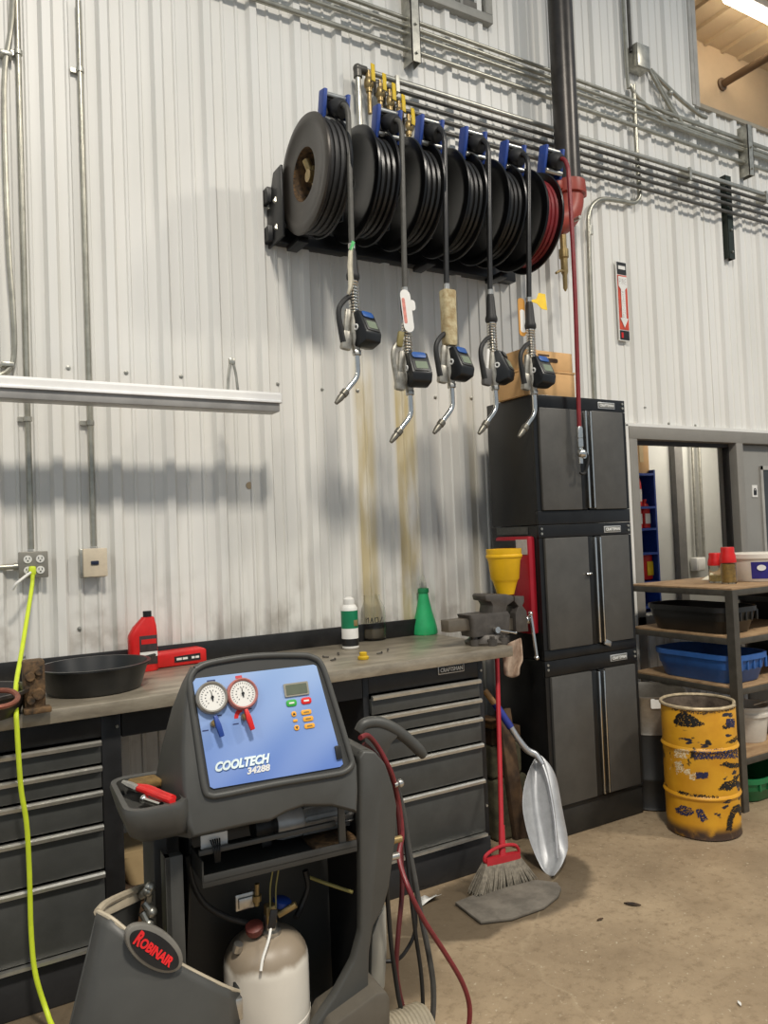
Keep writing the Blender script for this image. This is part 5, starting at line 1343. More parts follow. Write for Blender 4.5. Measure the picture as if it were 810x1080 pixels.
# white bucket
wx, wy = OY(788, 770, 2.98).x, 2.98
t = thing('white_bucket', 'white plastic bucket on the low shelf behind the yellow drum', 'bucket', (wx, wy, lev[0]))
hb = OY(792, 741, wy).z - lev[0]
MB().lathe([(.10, 0), (.102, .004), (.122, hb - .06), (.132, hb - .058), (.132, hb - .04), (.124, hb - .036), (.125, hb - .015), (.134, hb - .013), (.134, hb), (.124, hb), (.098, .01), (.001, .01)], (wx, wy, lev[0] + .001), n=36, cap1=False).build('body', mat('bucket_white', (214, 208, 196), .5, 0, .1, 8), t)
MB().torus((wx, wy, lev[0] + hb - .03), (0, .5, 1), .134, .003, 32, 6, 190, 350).build('bail', m_steel, t)
# things on the top board
zt = lev[3]
def jar(px, lab, ya, yb, hz_px, y, amt):
    p = OY(px, 606, y)
    r = .045 if amt else .048
    hz = OY(px, hz_px, y).z - zt
    t = thing('jar', lab, 'jar', (p.x, y, zt), 'clear jars with red lids')
    MB().lathe([(r * .9, 0), (r, .005), (r, hz * .60), (r * .96, hz * .62), (r * .92, hz * .62), (r * .95, .008), (.001, .008)], (p.x, y, zt + .001), n=28, cap1=False).build('glass', glass('jar_glass' + str(px), (.93, .92, .86, 1), .05, 1.2), t)
    MB().lathe([(r * .88, .010), (r * .92, .012), (r * .92, hz * amt), (.001, hz * amt)], (p.x, y, zt), n=24, cap1=False).build('contents', mat('jar_contents' + str(px), (150, 120, 60) if amt > .3 else (170, 150, 96), .6, 0, .35, 50), t)
    MB().lathe([(r * 1.04, hz * .58), (r * 1.06, hz * .60), (r * 1.0, hz * .76), (r * .86, hz * .86), (r * .86, hz * .97), (r * .8, hz), (.001, hz)], (p.x, y, zt), n=28, cap1=False).build('lid', m_red, t)
jar(755.5, 'left clear jar with dull red lid on the top shelf', 0, 0, 583, 3.10, .25)
jar(768.5, 'right clear jar with bright red lid, part full of brown hardware', 0, 0, 577, 2.98, .55)
py_ = 3.02
p = OY(796, 606, py_)
xa, xb = OY(778, 590, py_).x, OY(814, 590, py_).x; hz = OY(796, 583, py_).z - zt; r = (xb - xa) / 2
t = thing('white_pail', 'white tub with a blue printed label on the top shelf', 'tub', (p.x, py_, zt))
cxp = (xa + xb) / 2
MB().lathe([(r * .80, 0), (r * .82, .004), (r * .93, hz * .80), (r * 1.0, hz * .82), (r * 1.0, hz * .98), (r * .97, hz), (.001, hz)], (cxp, py_, zt + .001), n=40, cap1=False).build('body', mat('pail_white', (226, 218, 204), .45, 0, .04, 8), t)
lb = []
for v in (.10, .40, .70):
    rr_ = r * (.82 + .11 * v / .8) * 1.012
    lb.append([(cxp + rr_ * math.cos(a), py_ + rr_ * math.sin(a), zt + .001 + hz * v) for a in [math.radians(205 + 100 * k / 14) for k in range(15)]])
MB().sheet(lb).build('blue_label', mat('label_blue', (44, 40, 128), .45, 0, .1, 30), t)
def lab_pt(a, v): 
    rr_ = r * (.82 + .11 * v / .8) * 1.03; return Vector((cxp + rr_ * math.cos(math.radians(a)), py_ + rr_ * math.sin(math.radians(a)), zt + hz * v))
for a, v, w, h, m in ((226, .50, .052, .036, m_white), (262, .56, .034, .034, m_yel), (262, .56, .018, .02, m_red)):
    c = lab_pt(a, v); n_ = Vector((math.cos(math.radians(a)), math.sin(math.radians(a)), 0))
    MB().prism(ell(w / 2, h / 2, 20), frame(c + n_ * (.002 if m is m_red else 0), (-n_.y, n_.x, 0), (0, 0, 1)), .002).build('label_mark', m, t)
for a, v, w in ((255, .24, .06), (262, .15, .05)):
    c = lab_pt(a, v); n_ = Vector((math.cos(math.radians(a)), math.sin(math.radians(a)), 0))
    MB().prism(rrect(w, .007, .002), frame(c, (-n_.y, n_.x, 0), (0, 0, 1)), .0015).build('label_stripe', m_white, t)
p = OZ(749, 611, zt)
t = thing('white_heap', 'small low heap of white powder on the top shelf beside the jars', 'powder', (p.x, p.y, zt)); t['kind'] = 'stuff'
MB().lathe([(.052, 0), (.030, .014), (.012, .024), (.001, .027)], (p.x, p.y, zt + .0005), n=20).build('heap', mat('white_powder', (236, 228, 208), .9, 0, .06, 40), t)

# ------------------------------------------------------------------ refrigerant machine
RM = math.radians(-3.5)
pc0 = DP(281, 766, 2.05)
O_ = Vector((pc0.x, pc0.y, 0)); ZC = pc0.z
mex, mey = Vector((math.cos(RM), math.sin(RM), 0)), Vector((-math.sin(RM), math.cos(RM), 0))
MX = Matrix(((mex.x, mey.x, 0, O_.x), (mex.y, mey.y, 0, O_.y), (0, 0, 1, 0), (0, 0, 0, 1)))
MI = MX.inverted()
def LM(px, py, yl):
    d = ray(px, py); k = (yl - (CAM - O_).dot(mey)) / d.dot(mey); return MI @ (CAM + d * k)
def LXp(px, py, xl):
    d = ray(px, py); k = (xl - (CAM - O_).dot(mex)) / d.dot(mex); return MI @ (CAM + d * k)
TL_ = math.radians(20)
en, eu = Vector((0, -math.cos(TL_), math.sin(TL_))), Vector((0, math.sin(TL_), math.cos(TL_)))
FC = Vector((0, 0, ZC))
def PF(px, py, lift=0):
    o, d = MI @ CAM, MI.to_3x3() @ ray(px, py); q = FC + en * lift
    k = (q - o).dot(en) / d.dot(en); return o + d * k
def AB(p): q = p - FC; return (q.x, q.dot(eu))
FMr = frame(FC, (1, 0, 0), eu)      # plane frame: x right, y up the slope, z out of the face
def plate(px_pts, lift, th, bev=0): return [AB(PF(x, y)) for x, y in px_pts], FMr @ Matrix.Translation((0, 0, lift)), th
m_mach = mat('machine_grey', (70, 69.5, 66), .46, 0, .10, 5)
m_machd = mat('machine_dark', (54, 53.5, 51), .5, 0, .10, 6)
m_in = mat('machine_inside', (48, 48, 47), .5, .1, .15, 6)
root = thing('refrigerant_machine', 'grey wheeled refrigerant recovery machine with a blue gauge panel', 'service machine', (O_.x, O_.y, 0))
def K(): return MB(MX)
# console shell
front = [(203, 703), (212, 697), (236, 692), (268, 689), (300, 688), (326, 690), (340, 698), (350, 722), (360, 752), (370, 782), (378, 808), (379, 835), (378, 857), (352, 850), (322, 850), (302, 857), (286, 866), (262, 870), (232, 877), (202, 884), (196, 868), (193, 830), (192, 790), (194, 750), (198, 720)]
back = {0: (201, 703), 24: (192, 720), 23: (181, 748), 22: (171, 786), 21: (164, 820), 20: (160, 855), 19: (162, 878)}
F0 = [PF(*q) for q in front]
cenF = sum(F0, Vector()) / len(F0)
lo0 = [cenF + (p - cenF) * .955 + en * .0 for p in F0]
lo1 = [cenF + (p - cenF) * .985 - en * .004 for p in F0]
lo2 = [p - en * .016 for p in F0]
lo3 = []
for i, p in enumerate(F0):
    if i in back: lo3.append(LM(*back[i], .21))
    else:
        x = p.x + (0.0 if p.x < 0 else -.0); z = p.z + (-.055 if p.z > ZC + .1 else .0)
        lo3.append(Vector((x, .23, max(z, F0[19].z))))
mid = []
for p, q in zip(lo2, lo3): mid.append(p.lerp(q, .5))
lo4 = [Vector((p.x * .93, p.y + .05, ZC + (p.z - ZC) * .93)) for p in lo3]
con = K().loft([lo0, lo1, lo2, mid, lo3, lo4]).build('console', m_mach, root, 50)
lip = [(206, 706), (222, 699), (268, 692), (312, 691), (329, 693), (340, 703), (353, 742), (368, 792), (371, 806), (363, 814), (345, 818), (290, 827), (236, 838), (222, 839), (216, 832), (210, 795), (201, 730), (201, 715)]
pts = [PF(*q, .004) for q in lip]; pts.append(pts[0])
K().tube(pts, .0085, 10, 5, False).build('bezel', m_mach, root, 60)
ins = [PF(*q) for q in lip]
K().prism([AB(p) for p in ins], FMr @ Matrix.Translation((0, 0, .0005)), .002).build('inset', m_machd, root)
# blue panel
pq = [(206, 716), (330, 701.5), (333, 703), (361, 806), (358, 809), (225, 832), (221, 830), (203, 720)]
pan_ = K().prism([AB(PF(*q)) for q in pq], FMr @ Matrix.Translation((0, 0, .0035)), .003)
def panel_mat():
    m = bpy.data.materials.new('panel_blue'); m.use_nodes = True
    n, l = m.node_tree.nodes, m.node_tree.links; b = n['Principled BSDF']; b.inputs['Roughness'].default_value = .38
    tc = n.new('ShaderNodeTexCoord'); mp = n.new('ShaderNodeMapping'); mp.inputs['Rotation'].default_value = (0, math.radians(35), 0); l.new(tc.outputs['Object'], mp.inputs[0])
    w = n.new('ShaderNodeTexWave'); w.inputs['Scale'].default_value = 2.2; w.inputs['Distortion'].default_value = 2.5; w.inputs['Detail'].default_value = 2; w.bands_direction = 'Z'; l.new(mp.outputs[0], w.inputs['Vector'])
    sx = n.new('ShaderNodeSeparateXYZ'); l.new(tc.outputs['Object'], sx.inputs[0])
    r = n.new('ShaderNodeMapRange'); r.inputs[1].default_value = ZC - .17; r.inputs[2].default_value = ZC + .17; l.new(sx.outputs['Z'], r.inputs[0])
    cr = n.new('ShaderNodeValToRGB'); cr.color_ramp.elements[0].color = rgb(84, 116, 190); cr.color_ramp.elements[1].color = rgb(146, 174, 216); l.new(r.outputs[0], cr.inputs[0])
    q = n.new('ShaderNodeMix'); q.data_type = 'RGBA'; q.blend_type = 'SCREEN'
    mu = n.new('ShaderNodeMath'); mu.operation = 'MULTIPLY'; mu.inputs[1].default_value = .12; l.new(w.outputs['Fac'], mu.inputs[0]); l.new(mu.outputs[0], q.inputs['Factor'])
    A = [x for x in q.inputs if x.type == 'RGBA']; l.new(cr.outputs[0], A[0]); A[1].default_value = rgb(190, 205, 235)
    l.new([x for x in q.outputs if x.type == 'RGBA'][0], b.inputs['Base Color']); return m
panel = pan_.build('control_panel', panel_mat(), root)
LFT = .0065
def pm(px, py, lift=0): a, b_ = AB(PF(px, py)); return FMr @ Matrix.Translation((a, b_, LFT + lift))
def pnt(px, py, lift=0): return pm(px, py, lift).translation
gk = mat('gauge_grey', (150, 146, 138), .35, .4, .1, 20)
for gx, gy, ring, nm in ((222, 737, gk, 'grey'), (254, 733, mat('gauge_red', (176, 112, 104), .45, 0, .1, 20), 'red')):
    g = K().lathe([(.042, 0), (.042, .014), (.038, .019), (.034, .016)], pnt(gx, gy), en, 40, True, False).build('pressure_gauge', ring, panel, label=nm + ' rimmed pressure gauge')
    K().lathe([(.0345, .0), (.0345, .014)], pnt(gx, gy), en, 36).build('dial', m_white, panel)
    mb = K()
    for k in range(24):
        a = math.radians(230 - 280 * k / 23); rr_ = .028
        M = pm(gx, gy, .0145) @ Matrix.Translation((rr_ * math.cos(a), rr_ * math.sin(a), 0)) @ Matrix.Rotation(a, 4, 'Z')
        mb.prism([(-.0022, -.0006), (.0022, -.0006), (.0022, .0006), (-.0022, .0006)], M, .0006)
    for k in range(12):
        a = math.radians(230 - 280 * k / 11); rr_ = .018
        M = pm(gx, gy, .0145) @ Matrix.Translation((rr_ * math.cos(a), rr_ * math.sin(a), 0)) @ Matrix.Rotation(a, 4, 'Z')
        mb.prism([(-.0016, -.0010), (.0016, -.0010), (.0016, .0010), (-.0016, .0010)], M, .0006)
    mb.build('scale', mat('dial_print', (96, 96, 100), .6), panel)
    M = pm(gx, gy, .015) @ Matrix.Rotation(math.radians(95), 4, 'Z')
    K().prism([(-.010, -.0014), (.016, -.0006), (.016, .0006), (-.010, .0014)], M, .001).lathe([(.004, .015), (.004, .018)], pnt(gx, gy), en, 12).build('needle', m_black, panel)
for lx, ly, col, arc in ((226, 764, m_blue, None), (258, 757, m_red, m_red)):
    K().lathe([(.009, 0), (.009, .016), (.006, .020)], pnt(lx - 1.5, ly), en, 14).build('valve_stem', m_brass, panel)
    M = pm(lx + 1.5, ly + 3.0, .018) @ Matrix.Rotation(math.radians(12), 4, 'Z')
    K().prism([(-.006, -.030), (.006, -.030), (.0075, .0), (.0045, .026), (-.0045, .026), (-.0075, 0)], M, .010, .002).build('valve_lever', col, panel)
    if arc: 
        mb = K(); n_ = 8
        ring_o = [(-.030 + 0 * k, 0) for k in range(1)]
        po = [(.027 * math.cos(math.radians(100 + 80 * k / n_)), .027 * math.sin(math.radians(100 + 80 * k / n_))) for k in range(n_ + 1)]
        pi_ = [(.016 * math.cos(math.radians(180 - 80 * k / n_)), .016 * math.sin(math.radians(180 - 80 * k / n_))) for k in range(n_ + 1)]
        mb.prism(po + pi_, pm(lx - 1, ly), .0006).build('red_arc', m_red, panel)
    mb = K(); mb.prism(rrect(.016, .003, .001), pm(lx + 4, ly - 9), .0006); mb.prism(rrect(.016, .003, .001), pm(lx - 10, ly + 7), .0006); mb.build('caption', mat('navy_print', (40, 52, 100), .6), panel)
K().prism(rrect(.022, .004, .001), pm(222, 718.5), .0006).build('caption', MATS['navy_print'], panel)
K().prism(rrect(.018, .007, .001), pm(251, 714.5), .0006).build('caption', mat('caption_red', (196, 70, 76), .6), panel)
def dim(px): return px / 811 * 2.05
disp = K().prism(rrect(dim(27) * 1.04, .036, .003), pm(311.5, 727.5), .004).build('display', mat('display_bezel', (146, 142, 128), .4), panel)
K().prism(rrect(dim(24), .027, .002), pm(311.5, 727.5, .004), .001).build('screen', mat('screen_green', (98, 104, 88), .25, 0, .06, 20), disp)
m_or = mat('button_orange', (226, 160, 44), .5)
m_pg = mat('button_green', (50, 160, 60), .5)
for bx_, by_, w, h, m in ((306.5, 742, .030, .018, m_pg), (322, 739.5, .030, .018, m_red), (309, 753.5, .014, .014, m_or), (312, 768, .014, .014, m_or), (310.5, 760.5, .013, .007, m_or), (322, 751.5, .030, .013, m_or), (324, 758.5, .030, .013, m_or), (325.5, 766, .030, .013, m_or)):
    b = K().prism(rrect(w, h, min(w, h) * .4), pm(bx_, by_), .0025, .0006).build('button', m, panel)
    if w > .02: K().prism(rrect(w * .5, h * .25, .001), pm(bx_, by_, .0027), .0005).build('button_print', m_white if h > .015 else m_brass, b)
    elif h > .01:
        s_ = 1 if by_ < 760 else -1
        K().prism([(-.004, -.003 * s_), (.004, -.003 * s_), (0, .004 * s_)], pm(bx_, by_, .0027), .0005).build('button_print', m_black, b)
sw = K().prism(rrect(.017, .036, .003), pm(355.5, 794), .006, .001).build('power_switch', m_black, panel)
def PT(body, px, py, w, h, m, **k): 
    M = MX @ pm(px, py)
    return text(body, 'lettering', m, panel, M, w, h, **k)
wl = (PF(285, 800) - PF(226, 812)).length
m_cool = mat('cool_white', (226, 240, 240), .4)
M_ = MX @ pm(255.5, 804.5)
text('COOLTECH', 'lettering', mat('letter_shadow', (60, 100, 160), .5), panel, M_ @ Matrix.Translation((.0016, -.0018, 0)), wl * .98, .024, shear=.35, bold=.06)
text('COOLTECH', 'lettering', m_cool, panel, M_ @ Matrix.Translation((0, 0, .0008)), wl * .98, .024, shear=.35, bold=.05)
text('34288', 'lettering', m_letter, panel, MX @ pm(272, 811.5), wl * .42, .017, shear=.2, bold=.04)
# tool tray at the left
xa, xb = LM(126, 840, 0).x, LM(201, 850, -.06).x
zt = LM(200, 845, -.075).z
def LZ(px, py, z):
    o, d = MI @ CAM, MI.to_3x3() @ ray(px, py); return o + d * ((z - o.z) / d.z)
yb_ = min(.24, LZ(152, 810, zt).y)
yc, dd, ww = (yb_ - .085) / 2, yb_ + .085, xb - xa
def TR_(w, d, z, r, ox=0): return [(q[0], q[1], z) for q in rrect(w, d, r, 6, (xa + xb) / 2 + ox, yc)]
K().loft([TR_(ww * .80, dd * .80, zt - .085, .03, .02), TR_(ww * .92, dd * .90, zt - .07, .04, .01), TR_(ww * .99, dd, zt - .012, .05), TR_(ww * .96, dd * .97, zt, .05), TR_(ww * .80, dd * .84, zt - .001, .035), TR_(ww * .76, dd * .78, zt - .04, .03)]).build('tool_tray', m_mach, root, 60)
# lower body
lx0, lx1 = LM(159, 930, .12).x, LM(374, 900, -.02).x
zbt = F0[19].z + .004
px0_, px1_ = LM(175, 940, .0).x, LM(194, 940, .0).x
K().bx(px0_, px1_, .0, .03, .14, LM(185, 903, 0).z, .002).bx(px0_, px0_ + .012, .0, .06, .14, LM(185, 903, 0).z).build('front_post', m_mach, root)
K().bx(LM(159, 930, .16).x, LM(173, 930, .16).x, .10, .26, .14, zbt, .003).build('side_panel', m_in, root)
K().bx(px0_ - .01, lx1 + .10, .255, .275, .13, zbt + .02, .003).build('back_panel', m_mach, root)
K().prism([(.10, zbt + .02), (.24, zbt + .02), (.24, .40), (.20, .40), (.10, zbt - .14)], frame((LM(200, 900, .1).x, 0, 0), (0, 1, 0), (0, 0, 1)), .006).build('gusset', m_in, root)
# shelf with the vacuum pump
s0, s1 = LM(213, 930, -.02), LM(376, 894, -.02)
zl = (LM(290, 906, -.02).z + LM(290, 917, -.02).z) / 2
sh_ = K().bx(s0.x, s1.x, -.025, -.018, zl - .016, zl + .014, .001).bx(s0.x, s1.x, -.025, .21, zl - .004, zl - .001).bx(s0.x, s0.x + .004, -.025, .2, zl, zl + .05).build('pump_shelf', m_machd, root)
pA, pB = LM(300, 869, .05), LM(372, 856, .05)
cz = (pA.z + pB.z) / 2 - .002; rp = .046
mb = K().lathe([(rp * .9, -.02), (rp, 0), (rp, .05), (rp * .93, .055)], (pA.x, .08, cz), (1, 0, 0), 28)
pump = mb.build('pump_housing', mat('pump_grey', (182, 180, 176), .4, .3, .1, 16), root)
mb = K().cyl((pA.x + .05, .08, cz), (pB.x, .08, cz), rp * .84, n=24)
for k in range(11):
    a = math.radians(180 + 180 * k / 10)
    mb.box(((pA.x + pB.x) / 2 + .03, .08 + rp * .9 * math.sin(a) * -1 if False else .08 + rp * .88 * math.cos(a), cz + rp * .88 * math.sin(a) * -1 if k % 2 else cz + rp * .88 * math.sin(a)), (pB.x - pA.x - .06, .004, .012), (-(a - PI / 2), 0, 0))
mb.build('pump_motor', mat('motor_grey', (150, 148, 144), .45, .3, .2, 16), pump)
K().lathe([(.02, -.085), (.034, -.08), (.036, -.05), (.028, -.03), (.036, -.02)], (pA.x, .08, cz), (1, 0, 0), 20).box((pA.x - .05, .07, cz - .035), (.03, .03, .03), None, .006).build('pump_fan', m_rub, pump)
K().box(((pA.x + pB.x) / 2 + .03, .06, cz - rp - .02), (.13, .12, .02), (0, 0, 0), .004).build('pump_foot', m_dirty, pump)
K().bx(s1.x - .05, s1.x - .03, -.02, -.01, zl, zbt + .06, .002).build('bracket', m_mach, root)
a = LM(226, 888, .02)
K().box((a.x, .02, a.z), (.07, .004, .045), None, .001).build('terminal_plate', m_white, root)
mb = K()
for k in range(5): mb.tube([(a.x - .012 + .006 * k, .012, a.z + .01), (a.x - .008 + .004 * k, -.005, a.z - .01), (a.x - .004 + .003 * k, .0, a.z - .045)], .0022, 6, 4)
mb.build('wires', m_black, root)
K().bx(s0.x, s1.x - .05, .0, .012, zl + .055, zl + .068, .001).build('cross_bar', m_mach, root)
# right shell with its column
outR_ = [(379, 800), (384, 792), (396, 793), (407, 806), (415, 830), (419, 850), (418, 880), (415, 905), (411, 935), (406, 955), (394, 978), (390, 1005), (389, 1055), (400, 1100), (318, 1110), (334, 1080), (354, 1050), (373, 1015), (381, 985), (381, 940), (380, 880), (379, 840)]
yR = -.03
pr = [LM(x, y, yR) for x, y in outR_]
ss = K().prism([(p.x, p.z) for p in pr], frame((0, yR + .035, 0), (1, 0, 0), (0, 0, 1)), .035, .007)
out_ = [(p.x, p.z) for p in pr[2:10]]
ss.prism(out_ + [(x - .022, z) for x, z in reversed(out_)], frame((0, yR + .27, 0), (1, 0, 0), (0, 0, 1)), .255, .004)
ss.prism([(pr[0].x, pr[0].z), (pr[1].x, pr[1].z), (pr[2].x, pr[2].z), (pr[3].x, pr[3].z), (pr[4].x, pr[4].z), (pr[4].x - .02, pr[4].z), (pr[0].x + .01, pr[0].z - .03)], frame((0, yR + .27, 0), (1, 0, 0), (0, 0, 1)), .255, .004)
ss.build('side_shell', m_mach, root, 50)
lp_ = [(min(p.x, pr[20].x) - .004, p.z) for p in pr[14:]]
K().bx(pr[20].x + .012, pr[20].x + .018, .006, .25, .15, zbt + .02).build('inner_dark_plate', mat('plate_dark', (26, 26, 26), .6), root)  # near-black plate added so the column's inner side comes out dark
a, b_ = LM(396, 1000, yR + .1), LM(412, 955, yR + .1)
K().prism([(LM(x, y, .12).x, LM(x, y, .12).z) for x, y in ((406, 953), (398, 966), (391, 986), (389, 1048), (397, 1050), (405, 1040), (407, 1000))], frame((0, .28, 0), (1, 0, 0), (0, 0, 1)), .17, .006).build('fender', mat('fender_white', (176, 172, 160), .45, 0, .06, 6), root)
# handle at the back right
hp = [LM(*q, .20) for q in ((378, 772), (384, 764), (397, 762), (412, 767), (428, 778), (441, 790), (447, 797))]
K().tube(hp, [.016, .019, .020, .020, .019, .019, .014], 14, 5).build('handle', m_mach, root, 60)
K().prism([(LM(x, y, .20).x, LM(x, y, .20).z) for x, y in ((381, 768), (398, 764), (420, 774), (411, 783), (404, 800), (400, 822), (385, 800))], frame((0, .215, 0), (1, 0, 0), (0, 0, 1)), .03, .006).build('handle_web', m_mach, root)
# base with wheels
K().prism([(LM(x, y, -.08).x, LM(x, y, -.08).z) for x, y in ((340, 1110), (352, 1082), (398, 1048), (408, 1046), (412, 1054), (412, 1110))], frame((0, .06, 0), (1, 0, 0), (0, 0, 1)), .14, .008).build('foot', mat('foot_brown', (92, 86, 76), .5, 0, .12, 8), root)
K().bx(LM(200, 1000, 0).x - .08, pr[8].x - .03, -.12, .34, .10, .15, .012).build('base', m_machd, root)
wx_, wz_ = LM(428, 1066, .02).x, .17
wr = LM(428, 1066, .02).z - wz_
mb = K(); w_ = .065
prof = [(wr * .55, 0), (wr * .9, .0), (wr, .010)]
for k in range(9): prof += [(wr, .012 + k * .0125), (wr * .965, .0155 + k * .0125), (wr * .965, .019 + k * .0125), (wr, .0225 + k * .0125)]
prof += [(wr * .9, .135), (wr * .55, .135)]
K().lathe(prof, (wx_ - .0675, .02, wz_), (1, 0, 0), 44).build('wheel', mat('tread_tan', (150, 140, 120), .7, 0, .15, 30), root)
K().lathe([(.03, -.006), (wr * .5, -.003), (wr * .5, .141), (.03, .144)], (wx_ - .0675, .02, wz_), (1, 0, 0), 24).build('hub', mat('hub_red', (130, 26, 30), .45), root)
K().lathe(prof, (LM(200, 1000, 0).x - .20, .2, wz_), (1, 0, 0), 44).build('wheel', MATS['tread_tan'], root)
K().cyl((LM(200, 1000, 0).x - .14, .1, .11), (wx_, .1, .14), .015, n=12).build('axle', m_steel, root)
for px in (418, 414):
    a = LM(px, 888 if px == 418 else 904, .12)
K().lathe([(.012, -.02), (.015, .004), (.015, .03), (.010, .032), (.010, .06)], LM(404, 889, .05), (1, 0, 0), 12).build('hose_port', m_brass, root)
K().lathe([(.012, -.02), (.015, .004), (.015, .03), (.010, .032), (.010, .06)], LM(401, 907, .05), (1, 0, 0), 12).build('hose_port', m_steel, root)
K().ball(LM(422, 826, .14), .013, 12).cyl(LM(416, 828, .14), LM(422, 826, .14), .008, n=10).build('hook_knob', m_steel, root)
# inner hose and tubing
K().tube([LM(*q, .10) for q in ((198, 902), (203, 930), (215, 952), (236, 966), (262, 974))], .008, 10, 6).build('inner_hose', m_rub, root)
K().tube([LM(326, 925, .12), LM(345, 932, .08), LM(372, 941, .05)], .005, 8, 4).build('tube', mat('tube_yellow', (150, 140, 80), .5), root)
K().tube([LM(322, 918, .12), LM(325, 935, .12), LM(318, 955, .12), LM(312, 968, .10)], .009, 8, 4).build('inner_hose', m_rub, root)
for xx in (288, 294): K().tube([LM(xx, 916, .06), LM(xx - 3, 936, .06), LM(285 + (xx - 288), 958, .05)], .0022, 6, 4).build('tube', MATS['tube_yellow'], root)
a = LM(258, 950, .10)
K().box(a, (.055, .012, .045), None, .004).box(a - Vector((0, .008, .002)), (.040, .01, .030), None, .003).build('pressure_switch', m_steel, root)
K().cyl(LM(271, 955, .09), LM(271, 932, .09), .007, n=10).cyl(LM(271, 950, .09), LM(271, 944, .09), .013, n=10).build('brass_fitting', m_brass, root)
# hose fittings hanging at the left
for (qx, qy, ex2, ey2) in ((152, 952, 160, 962), (148, 945, 156, 940), (150, 962, 157, 975), (146, 975, 155, 985), (157, 950, 158, 936)):
    K().tube([LM(qx, qy, .05), LM(ex2, ey2, .04)], .010, 10, 0).ball(LM(ex2, ey2, .04), .014, 10).build('hose_fitting', m_galv, root)

# refrigerant tank standing in the machine
tc_ = LM(281, 1030, .10)
tr = (LM(325, 1035, .10).x - LM(236, 1035, .10).x) / 2 * .97
tcx = (LM(325, 1035, .10).x + LM(236, 1035, .10).x) / 2
ttop = LM(281, 980, .10).z
def tank_mat():
    m = mat('tank_white', (222, 216, 204), .42, 0, .04, 5)
    n, l = m.node_tree.nodes, m.node_tree.links; b = n['Principled BSDF']
    src = b.inputs['Base Color'].links[0].from_socket
    tc = n.new('ShaderNodeTexCoord'); sx = n.new('ShaderNodeSeparateXYZ'); l.new(tc.outputs['Object'], sx.inputs[0])
    no = n.new('ShaderNodeTexNoise'); no.inputs['Scale'].default_value = 9; no.inputs['Detail'].default_value = 7; l.new(tc.outputs['Object'], no.inputs['Vector'])
    r = n.new('ShaderNodeMapRange'); r.interpolation_type = 'SMOOTHSTEP'; r.inputs[1].default_value = ttop - .151 - .105; r.inputs[2].default_value = ttop - .151 + .0; l.new(sx.outputs['Z'], r.inputs[0])
    ad = n.new('ShaderNodeMath'); ad.operation = 'ADD'; l.new(r.outputs[0], ad.inputs[0]); l.new(no.outputs['Fac'], ad.inputs[1])
    r2 = n.new('ShaderNodeMapRange'); r2.interpolation_type = 'SMOOTHSTEP'; r2.inputs[1].default_value = .70; r2.inputs[2].default_value = 1.05; r2.inputs[4].default_value = .8; l.new(ad.outputs[0], r2.inputs[0])
    q = n.new('ShaderNodeMix'); q.data_type = 'RGBA'; l.new(r2.outputs[0], q.inputs['Factor']); A = [x for x in q.inputs if x.type == 'RGBA']; l.new(src, A[0]); A[1].default_value = rgb(112, 92, 64)
    l.new([x for x in q.outputs if x.type == 'RGBA'][0], b.inputs['Base Color']); return m
tw = MX @ Vector((tcx, .10, .151))
tk = thing('refrigerant_tank', 'white refrigerant tank with rusty stained shoulder standing inside the machine', 'tank', tw)
hT = ttop - .151
prof = [(tr * .7, 0), (tr * .92, .02), (tr, .06), (tr, hT * .42), (tr * 1.012, hT * .425), (tr * 1.012, hT * .45), (tr, hT * .455)]
for k in range(8):
    a = PI / 2 * k / 8; prof.append((tr * math.cos(a) ** .75 if k else tr, hT - .085 + .085 * math.sin(a)))
prof.append((.02, hT))
K().lathe(prof, (tcx, .10, .152), n=44).build('shell', tank_mat(), tk)
zt_ = ttop
K().lathe([(.028, -.006), (.028, .006), (.018, .010), (.018, .05)], (tcx + .01, .08, zt_), n=18).build('collar', m_steel, tk)
K().box((tcx + .01, .08, zt_ + .05), (.03, .03, .05), None, .005).cyl((tcx + .03, .07, zt_ + .045), (tcx + .075, .05, zt_ + .07), .009, n=10).build('valve', m_brass, tk)
K().lathe([(.024, 0), (.026, .005), (.026, .016), (.02, .02)], (tcx + .045, .09, zt_ + .058), (.25, -.1, 1), 16).build('blue_knob', m_blue, tk)
K().lathe([(.022, 0), (.024, .006), (.024, .020), (.016, .024)], (tcx - .035, .08, zt_ + .012), (-.2, -.3, 1), 16).build('red_knob', mat('knob_red', (112, 52, 44), .5, 0, .15, 20), tk)
K().cyl((tcx - .09, .07, zt_ - .02), (tcx - .085, .065, zt_ + .0), .013, n=10).build('plug', m_steel, tk)
K().tube([(tcx + .005, .05, zt_ + .05), (tcx - .015, .02, zt_ + .015), (tcx - .04, .0, zt_ - .022), (tcx - .05, -.012, zt_ - .045)], .004, 8, 5).build('tag_wire', m_white, tk)
K().box((tcx + .002, .035, zt_ + .055), (.022, .008, .05), (0, .2, 0), .004).build('black_tag', m_black, tk)

